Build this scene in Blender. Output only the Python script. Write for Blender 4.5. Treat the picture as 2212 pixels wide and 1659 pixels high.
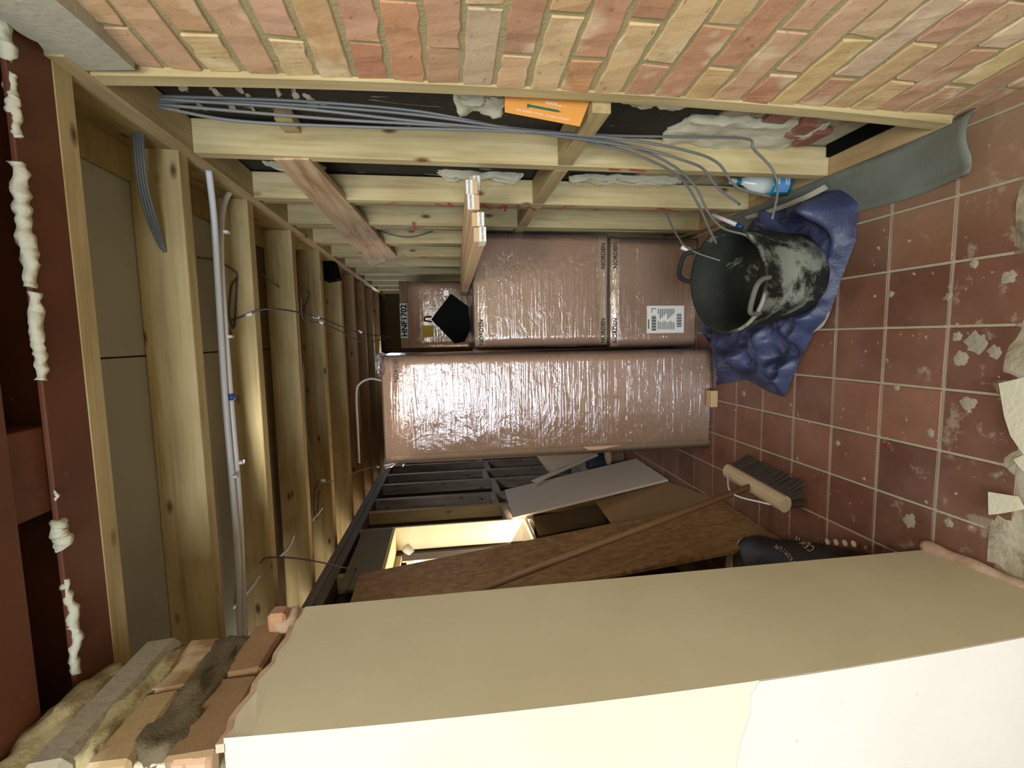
import bpy, bmesh, math, random
from mathutils import Vector, Matrix, noise
random.seed(7)
SC = bpy.context.scene
for o in list(bpy.data.objects): bpy.data.objects.remove(o)
COL = SC.collection
# ------------------------------------------------------------------ camera (the picture is taken with the phone on its side)
H = 1.30
A_, B_, G_ = .0983, -.1414, .0303
base = Matrix(((0, 1, 0), (0, 0, -1), (-1, 0, 0)))
RC = Matrix.Rotation(A_, 3, 'Z') @ Matrix.Rotation(B_, 3, 'X') @ Matrix.Rotation(G_, 3, 'Y') @ base
cam = bpy.data.cameras.new('camera'); camo = bpy.data.objects.new('camera', cam); COL.objects.link(camo)
camo.matrix_world = Matrix.Translation((0, 0, H)) @ RC.to_4x4()
FP = 1014.2
cam.sensor_fit = 'HORIZONTAL'; cam.sensor_width = 36; cam.lens = 36 * FP / 2212; cam.clip_start = .02
SC.camera = camo
def at(px, py, **k):
    """world point seen at a pixel of the photograph, on the plane X=, Y= or Z= given"""
    d = RC @ Vector((px - 1106, 829.5 - py, -FP)); (a, v), = k.items(); i = 'XYZ'.index(a)
    o = Vector((0, 0, H)); return o + d * ((v - o[i]) / d[i])
# ------------------------------------------------------------------ world, lights, exposure
w = bpy.data.worlds.new('world'); SC.world = w; w.use_nodes = True
w.node_tree.nodes['Background'].inputs[0].default_value = (.75, .85, 1, 1)
w.node_tree.nodes['Background'].inputs[1].default_value = .6
def area(name, loc, target, sx, sy, power, col):
    l = bpy.data.lights.new(name, 'AREA'); l.shape = 'RECTANGLE'; l.size = sx; l.size_y = sy; l.energy = power; l.color = col
    o = bpy.data.objects.new(name, l); COL.objects.link(o); o.location = loc
    o.rotation_euler = (Vector(target) - Vector(loc)).to_track_quat('-Z', 'Y').to_euler(); return o
area('daylight_window', (-.95, -2.45, 1.5), (-.5, 1, 1.3), 1.0, 1.3, 58, (.78, .88, 1.0))
area('front_area', (.1, -.9, 2.28), (.1, .2, 1.0), .5, .5, 22, (1, .97, .86))  # area light high in the near room, no fixture modelled
area('side_room_lamp', (-2.3, 3.0, 1.45), (-1.9, 3.0, 2.1), .5, 2.6, 24, (1, .74, .48))
area('side_room_window', (-2.3, 1.25, 1.5), (-1.75, 3.2, 1.2), .9, .9, 17, (1, .98, .9))
area('back_area', (-.1, 5.3, 2.0), (-.2, 3.5, .8), .5, .3, 6, (.85, .92, 1))  # weak area light at the far end, facing forward, without a fitting
area('middle_area', (-.35, 1.62, 1.97), (-.25, 2.0, .6), .25, .12, 2.0, (1, .96, .88))  # small area light just below the joists, no lamp body behind it
SC.view_settings.view_transform = 'Standard'; SC.view_settings.look = 'None'
SC.view_settings.exposure = 0.78; SC.view_settings.gamma = 1; SC.view_settings.use_curve_mapping = False
SC.cycles.max_bounces = 8; SC.cycles.diffuse_bounces = 5; SC.cycles.transparent_max_bounces = 12
SC.cycles.sample_clamp_indirect = 4.0; SC.cycles.caustics_reflective = False; SC.cycles.caustics_refractive = False
# ------------------------------------------------------------------ materials
def lin(c): return tuple(((x / 255) / 12.92 if x / 255 <= .04045 else ((x / 255 + .055) / 1.055) ** 2.4) for x in c)
class NT:
    def __init__(s, name):
        s.m = bpy.data.materials.new(name); s.m.use_nodes = True; s.t = s.m.node_tree; s.n = s.t.nodes
        s.b = s.n['Principled BSDF']
    def node(s, typ, **k):
        n = s.n.new(typ)
        for a, v in k.items(): setattr(n, a, v)
        return n
    def link(s, a, b): s.t.links.new(a, b)
    def coord(s, scale=(1, 1, 1), kind='Object', rnd=False):
        tc = s.node('ShaderNodeTexCoord'); mp = s.node('ShaderNodeMapping'); mp.inputs['Scale'].default_value = scale
        s.link(tc.outputs[kind], mp.inputs['Vector'])
        if rnd:
            oi = s.node('ShaderNodeObjectInfo'); m = s.node('ShaderNodeMath', operation='MULTIPLY'); m.inputs[1].default_value = 37
            s.link(oi.outputs['Random'], m.inputs[0]); s.link(m.outputs[0], mp.inputs['Location'])
        return mp.outputs[0]
    def world(s, scale=(1, 1, 1)):
        g = s.node('ShaderNodeNewGeometry'); mp = s.node('ShaderNodeMapping'); mp.inputs['Scale'].default_value = scale
        s.link(g.outputs['Position'], mp.inputs['Vector']); return mp.outputs[0]
    def noise(s, vec, sc, det=4, rough=.55, dist=0):
        n = s.node('ShaderNodeTexNoise'); n.inputs['Scale'].default_value = sc; n.inputs['Detail'].default_value = det
        n.inputs['Roughness'].default_value = rough; n.inputs['Distortion'].default_value = dist
        s.link(vec, n.inputs['Vector']); return n.outputs['Fac']
    def ramp(s, fac, stops):
        r = s.node('ShaderNodeValToRGB'); e = r.color_ramp.elements
        while len(e) < len(stops): e.new(.5)
        for q, (p, c) in zip(e, stops): q.position = p; q.color = (*c, 1) if len(c) == 3 else c
        s.link(fac, r.inputs[0]); return r.outputs[0]
    def mix(s, fac, a, b, mode='MIX'):
        m = s.node('ShaderNodeMix', data_type='RGBA', blend_type=mode)
        for v, i in ((fac, 0), (a, 6), (b, 7)):
            if isinstance(v, (int, float)): m.inputs[i].default_value = v
            elif isinstance(v, tuple): m.inputs[i].default_value = (*v, 1)
            else: s.link(v, m.inputs[i])
        return m.outputs[2]
    def bump(s, h, st=.3, dist=.01):
        b = s.node('ShaderNodeBump'); b.inputs['Strength'].default_value = st; b.inputs['Distance'].default_value = dist
        s.link(h, b.inputs['Height']); s.link(b.outputs[0], s.b.inputs['Normal']); return b
    def ocol(s):
        return s.node('ShaderNodeObjectInfo').outputs['Color']
    def out(s, col=None, rough=.6, metal=0, spec=None):
        if col is not None:
            if isinstance(col, tuple): s.b.inputs['Base Color'].default_value = (*col, 1)
            else: s.link(col, s.b.inputs['Base Color'])
        s.b.inputs['Roughness'].default_value = rough; s.b.inputs['Metallic'].default_value = metal
        if spec is not None: s.b.inputs['Specular IOR Level'].default_value = spec
        return s.m
W0, K0 = (1, 1, 1), (0, 0, 0)
def m_timber(name, light, mid, dark, knot=True):
    s = NT(name); v = s.coord((1.2, 26, 26), rnd=True); f = s.noise(v, 1.6, 5, .6, .6)
    c = s.ramp(f, [(.3, dark), (.48, mid), (.7, light)])
    v3 = s.coord((3, 14, 14), rnd=True); c = s.mix(.35, c, s.ramp(s.noise(v3, 1.2, 2), [(.35, dark), (.6, light)]))
    if knot:
        v2 = s.coord((5.5, 13, 13), rnd=True); vo = s.node('ShaderNodeTexVoronoi'); vo.inputs['Scale'].default_value = 1.0
        s.link(v2, vo.inputs['Vector'])
        k = s.ramp(vo.outputs['Distance'], [(.06, W0), (.16, K0)])
        c = s.mix(k, c, lin((96, 66, 36)))
    oc = s.ocol(); c = s.mix(1.0, c, oc, 'MULTIPLY'); s.bump(f, .12, .004)
    return s.out(c, .72)
def m_plain(name, col, rough=.6, metal=0, var=.12, scale=9, spec=None, bump=.15):
    s = NT(name); f = s.noise(s.world(), scale, 4)
    c = s.mix(f, tuple(x * (1 - var) for x in col), tuple(min(1, x * (1 + var)) for x in col))
    if bump: s.bump(s.noise(s.world(), scale * 9, 3), bump, .003)
    return s.out(c, rough, metal, spec)
def m_objcol(name, rough=.6, spec=None):
    s = NT(name); f = s.noise(s.coord(), 14, 3); c = s.mix(1, s.ocol(), s.ramp(f, [(.3, (.8, .8, .8)), (.7, W0)]), 'MULTIPLY')
    return s.out(c, rough, 0, spec)
M = {}
def mute(c, k=.8, g=1.0):
    l = lin(c); m = l[0] * .35 + l[1] * .5 + l[2] * .15; sd = lin((196, 164, 116)); return tuple(((m + (x - m) * k) * .64 + q * .36) * g for x, q in zip(l, sd))
M['timber'] = m_timber('sawn_pine', lin((206, 192, 150)), lin((190, 174, 130)), lin((158, 138, 96)))
M['stained'] = m_timber('rough_stained_plank', lin((214, 192, 156)), lin((192, 160, 120)), lin((140, 98, 62)))
M['dusty_timber'] = m_timber('dusty_timber', lin((178, 172, 166)), lin((158, 150, 142)), lin((120, 110, 96)))
M['objcol'] = m_objcol('painted')
def mk_brick():
    s = NT('clay_brick'); v = s.coord((1, 1, 1), rnd=True); f = s.noise(v, 16, 5, .65)
    c = s.mix(1, s.ocol(), s.ramp(f, [(.25, (.78, .72, .68)), (.5, W0), (.75, (1, .98, .92))]), 'MULTIPLY')
    p = s.ramp(s.noise(v, 7, 3, .6), [(.57, K0), (.66, (.55, .55, .55))]); c = s.mix(p, c, lin((222, 205, 170)))
    q = s.ramp(s.noise(v, 60, 2), [(.66, K0), (.74, (.6, .6, .6))]); c = s.mix(q, c, lin((120, 92, 62)))
    s.bump(f, .5, .006); return s.out(c, .9)
M['brick'] = mk_brick()
M['mortar'] = m_plain('lime_mortar', lin((158, 146, 108)), .95, var=.15, scale=14, bump=.6)
M['white_mortar'] = m_plain('pale_mortar', lin((200, 196, 172)), .95, var=.12, scale=10, bump=.6)
M['rubble'] = m_plain('dark_rubble_mortar', lin((96, 86, 64)), .95, var=.5, scale=26, bump=.8)
M['pad'] = m_plain('smeared_cement', lin((176, 172, 154)), .9, var=.18, scale=7, bump=.5)
M['grey_mortar'] = m_plain('grey_cement', lin((150, 142, 124)), .95, var=.25, scale=9, bump=.6)
def mk_tile():
    s = NT('quarry_tile'); wv = s.world(); oc = s.ocol()
    c = s.mix(1, oc, s.ramp(s.noise(wv, 9, 4), [(.3, (.80, .76, .74)), (.65, (1.05, 1.0, 1.0))]), 'MULTIPLY')
    xyz = s.node('ShaderNodeSeparateXYZ'); s.link(wv, xyz.inputs[0])
    # cement dust: heavier close to the doorway edge and beside the brick wall
    a = s.node('ShaderNodeMapRange'); a.inputs[1].default_value = 1.30; a.inputs[2].default_value = .93; s.link(xyz.outputs[1], a.inputs[0])
    b = s.node('ShaderNodeMapRange'); b.inputs[1].default_value = .15; b.inputs[2].default_value = .50; s.link(xyz.outputs[0], b.inputs[0])
    nb = s.noise(wv, 11, 5, .65)
    ad = s.node('ShaderNodeMath', operation='MULTIPLY_ADD'); s.link(a.outputs[0], ad.inputs[0]); ad.inputs[1].default_value = .13; s.link(nb, ad.inputs[2])
    p = s.ramp(ad.outputs[0], [(.67, K0), (.73, (.6, .6, .6))]); c = s.mix(p, c, lin((158, 146, 124)))
    h = s.node('ShaderNodeMath', operation='MULTIPLY'); s.link(b.outputs[0], h.inputs[0]); h.inputs[1].default_value = .78
    c = s.mix(h.outputs[0], c, lin((148, 122, 96)))
    hz = s.ramp(s.noise(wv, 3.5, 4), [(.45, K0), (.75, (.35, .35, .35))]); c = s.mix(hz, c, lin((150, 120, 104)))
    sp = s.ramp(s.noise(wv, 42, 2, .5), [(.70, K0), (.73, (.8, .8, .8))]); c = s.mix(sp, c, lin((178, 168, 148)))
    s.bump(nb, .12, .003); s.out(c, .42)
    s.link(s.ramp(s.noise(wv, 6, 3), [(.3, (.33,) * 3), (.7, (.6,) * 3)]), s.b.inputs['Roughness']); return s.m
M['tile'] = mk_tile()
M['grout'] = m_plain('cement_grout', lin((164, 154, 134)), .95, var=.12, scale=20, bump=.5)
def mk_screed():
    s = NT('broken_screed'); wv = s.world(); f = s.noise(wv, 7, 6, .65, .6)
    c = s.ramp(f, [(.32, lin((96, 86, 70))), (.46, lin((150, 140, 116))), (.6, lin((176, 168, 148))), (.72, lin((120, 104, 96)))])
    d = s.ramp(s.noise(wv, 13, 3, .5), [(.66, K0), (.72, W0)]); c = s.mix(d, c, lin((40, 42, 46)))
    s.bump(f, .7, .02); return s.out(c, .9)
M['screed'] = mk_screed()
def mk_steel():
    s = NT('red_oxide_steel'); v = s.world(); f = s.noise(v, 6, 4)
    c = s.ramp(f, [(.3, lin((92, 52, 33))), (.7, lin((108, 62, 40)))])
    p = s.ramp(s.noise(s.world((1, 1, 1)), 18, 4, .6), [(.68, K0), (.76, (.5, .5, .5))]); c = s.mix(p, c, lin((170, 120, 100)))
    s.bump(s.noise(v, 40, 2), .08, .002); return s.out(c, .5)
M['steel'] = mk_steel()
def mk_membrane():
    s = NT('black_painted_masonry'); wv = s.world(); f = s.noise(wv, 5, 5, .6)
    c = s.ramp(f, [(.3, lin((14, 13, 11))), (.7, lin((42, 38, 32)))])
    mp = s.node('ShaderNodeMapping'); mp.inputs['Rotation'].default_value = (0, math.pi / 2, 0); s.link(wv, mp.inputs[0])
    v = s.world((1, 9, 2.2)); p = s.ramp(s.noise(v, 2.6, 6, .7, 1.4), [(.62, K0), (.655, (.85,) * 3)])
    c = s.mix(p, c, lin((176, 168, 148)))
    xyz = s.node('ShaderNodeSeparateXYZ'); s.link(wv, xyz.inputs[0]); z = s.node('ShaderNodeMath', operation='MULTIPLY_ADD')
    s.link(s.noise(wv, 4, 4), z.inputs[0]); z.inputs[1].default_value = -.5; s.link(xyz.outputs[2], z.inputs[2])
    q = s.ramp(z.outputs[0], [(.30, W0), (.34, K0)]); c = s.mix(q, c, s.ramp(f, [(.35, lin((120, 98, 84))), (.5, lin((172, 162, 140)))]))
    s.bump(s.noise(wv, 22, 4), .6, .01); return s.out(c, .75)
M['membrane'] = mk_membrane()
def mk_plaster(name, c1, c2, scale=3):
    s = NT(name); wv = s.world(); f = s.noise(wv, scale, 5, .6)
    c = s.ramp(f, [(.35, c1), (.65, c2)])
    d = s.ramp(s.noise(wv, 34, 2), [(.72, K0), (.78, (.35,) * 3)]); c = s.mix(d, c, tuple(x * .6 for x in c1))
    s.bump(s.noise(wv, 7, 4), .12, .01); return s.out(c, .7)
M['cream'] = mk_plaster('cream_painted_plaster', lin((208, 202, 174)), lin((215, 210, 184)))
M['skim'] = mk_plaster('bare_pink_plaster', lin((206, 200, 192)), lin((214, 208, 200)), 2)
M['plaster_edge'] = mk_plaster('torn_plaster_edge', lin((176, 146, 124)), lin((206, 186, 164)), 20)
M['board'] = mk_plaster('grey_green_board', lin((160, 158, 144)), lin((174, 172, 158)), 1.2)
M['room'] = mk_plaster('room_paint', lin((215, 208, 190)), lin((225, 220, 205)), 1)
def mk_card(name, a, b):
    s = NT(name); v = s.coord((1, 1, 1)); f = s.noise(s.coord((2, 2, 60)), 3, 2); c = s.mix(f, a, b)
    return s.out(c, .8)
M['card'] = mk_card('brown_cardboard', lin((180, 138, 104)), lin((192, 150, 114)))
M['card_pale'] = mk_card('pale_cardboard', lin((198, 166, 126)), lin((210, 178, 138)))
def mk_film():
    s = NT('stretch_film'); n = s.n; s.n.remove(s.b); out = n['Material Output']
    tr = s.node('ShaderNodeBsdfTransparent'); tr.inputs[0].default_value = (.95, .94, .95, 1)
    gl = s.node('ShaderNodeBsdfGlossy'); gl.inputs['Roughness'].default_value = .07; gl.inputs[0].default_value = (1, .98, 1, 1)
    v = s.world((2.2, 2.2, 44)); h1 = s.noise(v, 1.0, 3, .55, 1.6)
    v2 = s.world((7, 7, 9)); h2 = s.noise(v2, 1.0, 4, .6, 2.6)
    ad = s.node('ShaderNodeMath', operation='MULTIPLY_ADD'); s.link(h1, ad.inputs[0]); ad.inputs[1].default_value = 1.0; s.link(h2, ad.inputs[2])
    b = s.node('ShaderNodeBump'); b.inputs['Strength'].default_value = 1.0; b.inputs['Distance'].default_value = .0036; s.link(ad.outputs[0], b.inputs['Height'])
    s.link(b.outputs[0], gl.inputs['Normal'])
    df = s.node('ShaderNodeBsdfDiffuse'); df.inputs[0].default_value = (.85, .82, .84, 1)
    lw = s.node('ShaderNodeLayerWeight'); lw.inputs['Blend'].default_value = .35; s.link(b.outputs[0], lw.inputs['Normal'])
    mr = s.node('ShaderNodeMapRange'); s.link(lw.outputs['Fresnel'], mr.inputs[0]); mr.inputs[3].default_value = .15; mr.inputs[4].default_value = .85
    m1 = s.node('ShaderNodeMixShader'); s.link(mr.outputs[0], m1.inputs[0]); s.link(tr.outputs[0], m1.inputs[1]); s.link(gl.outputs[0], m1.inputs[2])
    m2 = s.node('ShaderNodeMixShader'); m2.inputs[0].default_value = .05; s.link(m1.outputs[0], m2.inputs[1]); s.link(df.outputs[0], m2.inputs[2])
    s.link(m2.outputs[0], out.inputs[0]); return s.m
M['film'] = mk_film()
def mk_osb(name='strand_board', k=1.0):
    s = NT(name); v = s.coord((1, 1, 1)); vo = s.node('ShaderNodeTexVoronoi'); vo.inputs['Scale'].default_value = 1
    mp = s.node('ShaderNodeMapping'); mp.inputs['Scale'].default_value = (30, 62, 20); s.link(s.coord(), mp.inputs[0])
    nz = s.node('ShaderNodeTexNoise'); nz.inputs['Scale'].default_value = 9; s.link(s.coord(), nz.inputs['Vector'])
    mx = s.mix(.5, mp.outputs[0], nz.outputs['Color'], 'ADD'); s.link(mx, vo.inputs['Vector'])
    r = s.ramp(vo.outputs['Color'], [(.1, tuple(x * k for x in lin((134, 102, 64)))), (.5, tuple(x * k for x in lin((152, 118, 76)))), (.9, tuple(x * k for x in lin((168, 134, 92))))])
    f = s.noise(s.coord(), 3, 3); c = s.mix(1, r, s.ramp(f, [(.3, (.82,) * 3), (.7, W0)]), 'MULTIPLY')
    s.bump(vo.outputs['Distance'], .15, .003); return s.out(c, .7)
M['osb'] = mk_osb()
M['chip'] = m_plain('chipboard', lin((156, 126, 86)), .75, var=.1, scale=30)
M['whiteboard'] = m_plain('white_melamine', lin((208, 198, 188)), .5, var=.04, scale=4, bump=0)
M['cable'] = m_plain('grey_cable', lin((104, 106, 106)), .45, bump=0)
M['dark_cable'] = m_plain('dark_grey_cable', lin((74, 70, 64)), .5, bump=0)
M['pvc'] = m_plain('white_pvc', lin((226, 228, 232)), .35, var=.03, bump=0)
M['tape_blue'] = m_plain('blue_tape', lin((40, 90, 160)), .4, bump=0)
def mk_bucket():
    s = NT('black_rubber'); v = s.coord(); f = s.noise(v, 9, 6, .7, .4)
    c = s.ramp(s.noise(v, 4, 3), [(.3, lin((24, 26, 22))), (.7, lin((46, 48, 40)))])
    xyz = s.node('ShaderNodeSeparateXYZ'); s.link(v, xyz.inputs[0])
    # dried plaster on the outside, on the side turned to the doorway
    g = s.node('ShaderNodeMapRange'); g.inputs[1].default_value = -.06; g.inputs[2].default_value = -.17; s.link(xyz.outputs[1], g.inputs[0])
    ml = s.node('ShaderNodeMath', operation='MULTIPLY_ADD'); s.link(g.outputs[0], ml.inputs[0]); ml.inputs[1].default_value = .17; s.link(f, ml.inputs[2])
    p = s.ramp(ml.outputs[0], [(.60, K0), (.72, (.9,) * 3)]); c = s.mix(p, c, lin((150, 156, 142)))
    s.bump(f, .3, .004); return s.out(c, .72, 0, .3)
M['bucket'] = mk_bucket()
def mk_blue():
    s = NT('blue_coated_fabric'); v = s.world(); f = s.noise(v, 7, 4)
    c = s.ramp(f, [(.3, lin((34, 38, 66))), (.7, lin((66, 74, 108)))])
    p = s.ramp(s.noise(v, 15, 5, .7), [(.66, K0), (.78, (.5,) * 3)]); c = s.mix(p, c, lin((120, 118, 120)))
    q = s.ramp(s.noise(v, 8, 4, .6, .5), [(.62, K0), (.70, (.8,) * 3)]); c = s.mix(q, c, lin((34, 28, 26)))
    s.bump(s.noise(v, 26, 4), .4, .01); return s.out(c, .45)
M['blue'] = mk_blue()
M['lining'] = m_plain('pale_lining', lin((170, 166, 150)), .8)
M['dpm'] = m_plain('grey_blue_membrane', lin((104, 108, 100)), .5, var=.12, scale=6, bump=.3)
M['black'] = m_plain('matt_black', lin((9, 10, 10)), .9, bump=0, spec=.1)
M['dark'] = m_plain('dark_masonry', lin((84, 66, 44)), .9, var=.3, scale=8)
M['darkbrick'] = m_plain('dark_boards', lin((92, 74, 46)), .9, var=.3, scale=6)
M['orange'] = m_plain('orange_card', lin((220, 152, 72)), .55, var=.06, bump=0)
M['paper'] = m_plain('white_label_paper', lin((232, 230, 222)), .6, var=.03, bump=0)
M['ink'] = m_plain('printed_ink', lin((70, 62, 58)), .7, bump=0)
M['ink_soft'] = m_plain('soft_grey_ink', lin((140, 134, 124)), .7, bump=0)
M['red'] = m_plain('red_marker_paint', lin((206, 60, 50)), .6, bump=0)
M['yellow'] = m_plain('yellow_label', lin((170, 146, 20)), .6, bump=0)
M['beech'] = m_plain('beech_handle', lin((138, 106, 76)), .5, var=.15, scale=12, bump=0)
M['palewood'] = m_plain('pale_broom_wood', lin((196, 176, 146)), .65, var=.08, scale=10, bump=0)
M['bristle'] = m_plain('dark_bristle', lin((66, 54, 48)), .8, var=.4, scale=60)
M['bag'] = m_plain('dark_paper_sack', lin((26, 20, 20)), .5, var=.3, scale=8)
M['teal'] = m_plain('teal_liquid', lin((20, 120, 140)), .2, bump=0)
M['clear'] = m_plain('milky_plastic', lin((196, 206, 200)), .2, var=.04, bump=0)
M['skyblue'] = m_plain('blue_print', lin((96, 160, 224)), .3, bump=0)
M['green'] = m_plain('green_print', lin((40, 104, 84)), .5, bump=0)
# ------------------------------------------------------------------ builders
WM = {}
def _fin(o, parent, Mw):
    COL.objects.link(o)
    if parent is not None:
        o.parent = parent; o.matrix_basis = WM[parent.name].inverted() @ Mw
    else: o.matrix_basis = Mw
    WM[o.name] = Mw.copy(); return o
def tag(o, label=None, cat=None, group=None, kind=None):
    if label: o['label'] = label
    if cat: o['category'] = cat
    if group: o['group'] = group
    if kind: o['kind'] = kind
    return o
def empty(name, loc, label=None, cat=None, group=None, kind=None):
    o = bpy.data.objects.new(name, None); o.empty_display_size = .05; _fin(o, None, Matrix.Translation(loc)); return tag(o, label, cat, group, kind)
def mesh_obj(name, bm_or_me, mat, parent=None, Mw=None, smooth=False, color=None):
    """geometry given in the local space of Mw (default: world coordinates, re-centred on their own middle)"""
    if isinstance(bm_or_me, bmesh.types.BMesh):
        me = bpy.data.meshes.new(name)
        if Mw is None:
            vs = [v.co for v in bm_or_me.verts]
            c = Vector([(min(v[i] for v in vs) + max(v[i] for v in vs)) / 2 for i in range(3)])
            for v in bm_or_me.verts: v.co -= c
            Mw = Matrix.Translation(c)
        bm_or_me.normal_update(); bm_or_me.to_mesh(me); bm_or_me.free()
    else: me = bm_or_me
    if not me.materials: me.materials.append(mat)
    if smooth:
        for p in me.polygons: p.use_smooth = True
    o = bpy.data.objects.new(name, me); _fin(o, parent, Mw)
    if color: o.color = (*color, 1)
    return o
def bm_box(lo, hi, bev=0, seg=1, jit=0):
    bm = bmesh.new(); bmesh.ops.create_cube(bm, size=1)
    for v in bm.verts:
        v.co = Vector([lo[i] + (v.co[i] + .5) * (hi[i] - lo[i]) + (random.uniform(-jit, jit) if jit else 0) for i in range(3)])
    if bev: bmesh.ops.bevel(bm, geom=bm.edges[:], offset=bev, segments=seg, affect='EDGES', profile=.6)
    return bm
def box(name, lo, hi, mat, parent=None, bev=.002, color=None, jit=0):
    lo, hi = [min(a, b) for a, b in zip(lo, hi)], [max(a, b) for a, b in zip(lo, hi)]
    return mesh_obj(name, bm_box(lo, hi, bev, 1, jit), mat, parent, color=color)
TIM = {}
def timber(name, p0, p1, w, h, mat=None, parent=None, up=(0, 0, 1), color=(1, 1, 1), bev=.002):
    """sawn piece from p0 to p1 (centre line), local X along it, w across, h along 'up'"""
    p0, p1 = Vector(p0), Vector(p1); x = (p1 - p0).normalized(); u = Vector(up); y = u.cross(x).normalized(); z = x.cross(y)
    L = (p1 - p0).length; key = (round(L, 3), w, h, (mat or M['timber']).name)
    if key not in TIM:
        me = bpy.data.meshes.new(name); bm = bm_box((-L / 2, -w / 2, -h / 2), (L / 2, w / 2, h / 2), bev); bm.normal_update(); bm.to_mesh(me); bm.free(); TIM[key] = me
    Mw = Matrix((x, y, z)).transposed().to_4x4(); Mw.translation = (p0 + p1) / 2
    v = random.uniform(.90, 1.05)
    return mesh_obj(name, TIM[key], mat or M['timber'], parent, Mw, color=tuple(c * v for c in color))
def spline(pts, n=8):
    pts = [Vector(p) for p in pts]; q = [pts[0] * 2 - pts[1]] + pts + [pts[-1] * 2 - pts[-2]]; out = []
    for i in range(1, len(q) - 2):
        for k in range(n):
            t = k / n; a, b, c, d = q[i - 1], q[i], q[i + 1], q[i + 2]
            out.append(.5 * ((2 * b) + (c - a) * t + (2 * a - 5 * b + 4 * c - d) * t * t + (3 * b - a - 3 * c + d) * t ** 3))
    out.append(pts[-1]); return out
def bm_tube(pts, r, seg=8, bm=None, smooth=True, radii=None):
    bm = bm or bmesh.new(); path = spline(pts) if smooth and len(pts) > 2 else [Vector(p) for p in pts]
    rings = []; n0 = None
    for i, p in enumerate(path):
        t = (path[min(i + 1, len(path) - 1)] - path[max(i - 1, 0)]).normalized()
        if n0 is None: n0 = t.orthogonal().normalized()
        n0 = (n0 - t * n0.dot(t)).normalized(); b = t.cross(n0)
        rr = radii(i / (len(path) - 1)) if radii else r
        rings.append([bm.verts.new(p + (n0 * math.cos(a) + b * math.sin(a)) * rr) for a in [2 * math.pi * k / seg for k in range(seg)]])
    for a, b in zip(rings, rings[1:]):
        for k in range(seg): bm.faces.new((a[k], a[(k + 1) % seg], b[(k + 1) % seg], b[k]))
    bm.faces.new(rings[0][::-1]); bm.faces.new(rings[-1]); return bm
def tube(name, pts, r, mat, parent=None, seg=8, smooth=True, radii=None, color=None):
    return mesh_obj(name, bm_tube(pts, r, seg, None, smooth, radii), mat, parent, smooth=True, color=color)
def bm_lathe(prof, c, seg=32, axis=None, bm=None):
    """profile [(r,z)] round a vertical axis through c; axis = optional tilt matrix"""
    bm = bm or bmesh.new(); c = Vector(c); rings = []
    for r, z in prof:
        ring = []
        for k in range(seg):
            a = 2 * math.pi * k / seg; v = Vector((r * math.cos(a), r * math.sin(a), z))
            if axis: v = axis @ v
            ring.append(bm.verts.new(c + v))
        rings.append(ring)
    for a, b in zip(rings, rings[1:]):
        for k in range(seg): bm.faces.new((a[k], a[(k + 1) % seg], b[(k + 1) % seg], b[k]))
    bm.faces.new(rings[0][::-1]); bm.faces.new(rings[-1]); return bm
def slab(name, quad, th, mat, parent=None, flip=False, color=None, local=True):
    """board from four world corners, with thickness th along its own normal; local X along its first edge"""
    q = [Vector(p) for p in quad]; n = (q[1] - q[0]).cross(q[3] - q[0]).normalized() * (-1 if flip else 1)
    x = (q[1] - q[0]).normalized(); y = n.cross(x); c = sum(q, Vector()) / 4
    Mw = Matrix((x, y, n.normalized())).transposed().to_4x4(); Mw.translation = c; inv = Mw.inverted()
    bm = bmesh.new(); a = [bm.verts.new(inv @ p) for p in q]; b = [bm.verts.new(inv @ (p + n * th)) for p in q]
    bm.faces.new(a[::-1]); bm.faces.new(b)
    for k in range(4): bm.faces.new((a[k], a[(k + 1) % 4], b[(k + 1) % 4], b[k]))
    bmesh.ops.recalc_face_normals(bm, faces=bm.faces[:])
    bmesh.ops.bevel(bm, geom=bm.edges[:], offset=min(.0015, th * .2), segments=1, affect='EDGES')
    return mesh_obj(name, bm, mat, parent, Mw, color=color)
def poly_prism(name, pts, ext, mat, parent=None, sub=0, jit=0, smooth=False):
    """flat outline (world points) thickened by vector ext"""
    bm = bmesh.new(); e = Vector(ext); a = [bm.verts.new(Vector(p)) for p in pts]; b = [bm.verts.new(Vector(p) + e) for p in pts]
    bm.faces.new(a[::-1]); bm.faces.new(b); n = len(pts)
    for k in range(n): bm.faces.new((a[k], a[(k + 1) % n], b[(k + 1) % n], b[k]))
    bmesh.ops.recalc_face_normals(bm, faces=bm.faces[:])
    return mesh_obj(name, bm, mat, parent)
def lump(name, lo, hi, mat, parent=None, cuts=3, amp=.01, sc=12, seed=0):
    """irregular rounded lump filling a box"""
    bm = bmesh.new(); bmesh.ops.create_cube(bm, size=1); bmesh.ops.subdivide_edges(bm, edges=bm.edges[:], cuts=cuts, use_grid_fill=True)
    for v in bm.verts:
        d = v.co * 2; r = max(abs(x) for x in d); s = d.normalized() * r; c = d.lerp(s, .35) / 2
        p = Vector([lo[i] + (c[i] + .5) * (hi[i] - lo[i]) for i in range(3)])
        v.co = p + noise.noise_vector(p * sc + Vector((seed, seed, 0))) * amp + noise.noise_vector(p * sc * 3.1) * amp * .55
    return mesh_obj(name, bm, mat, parent, smooth=True)
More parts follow.
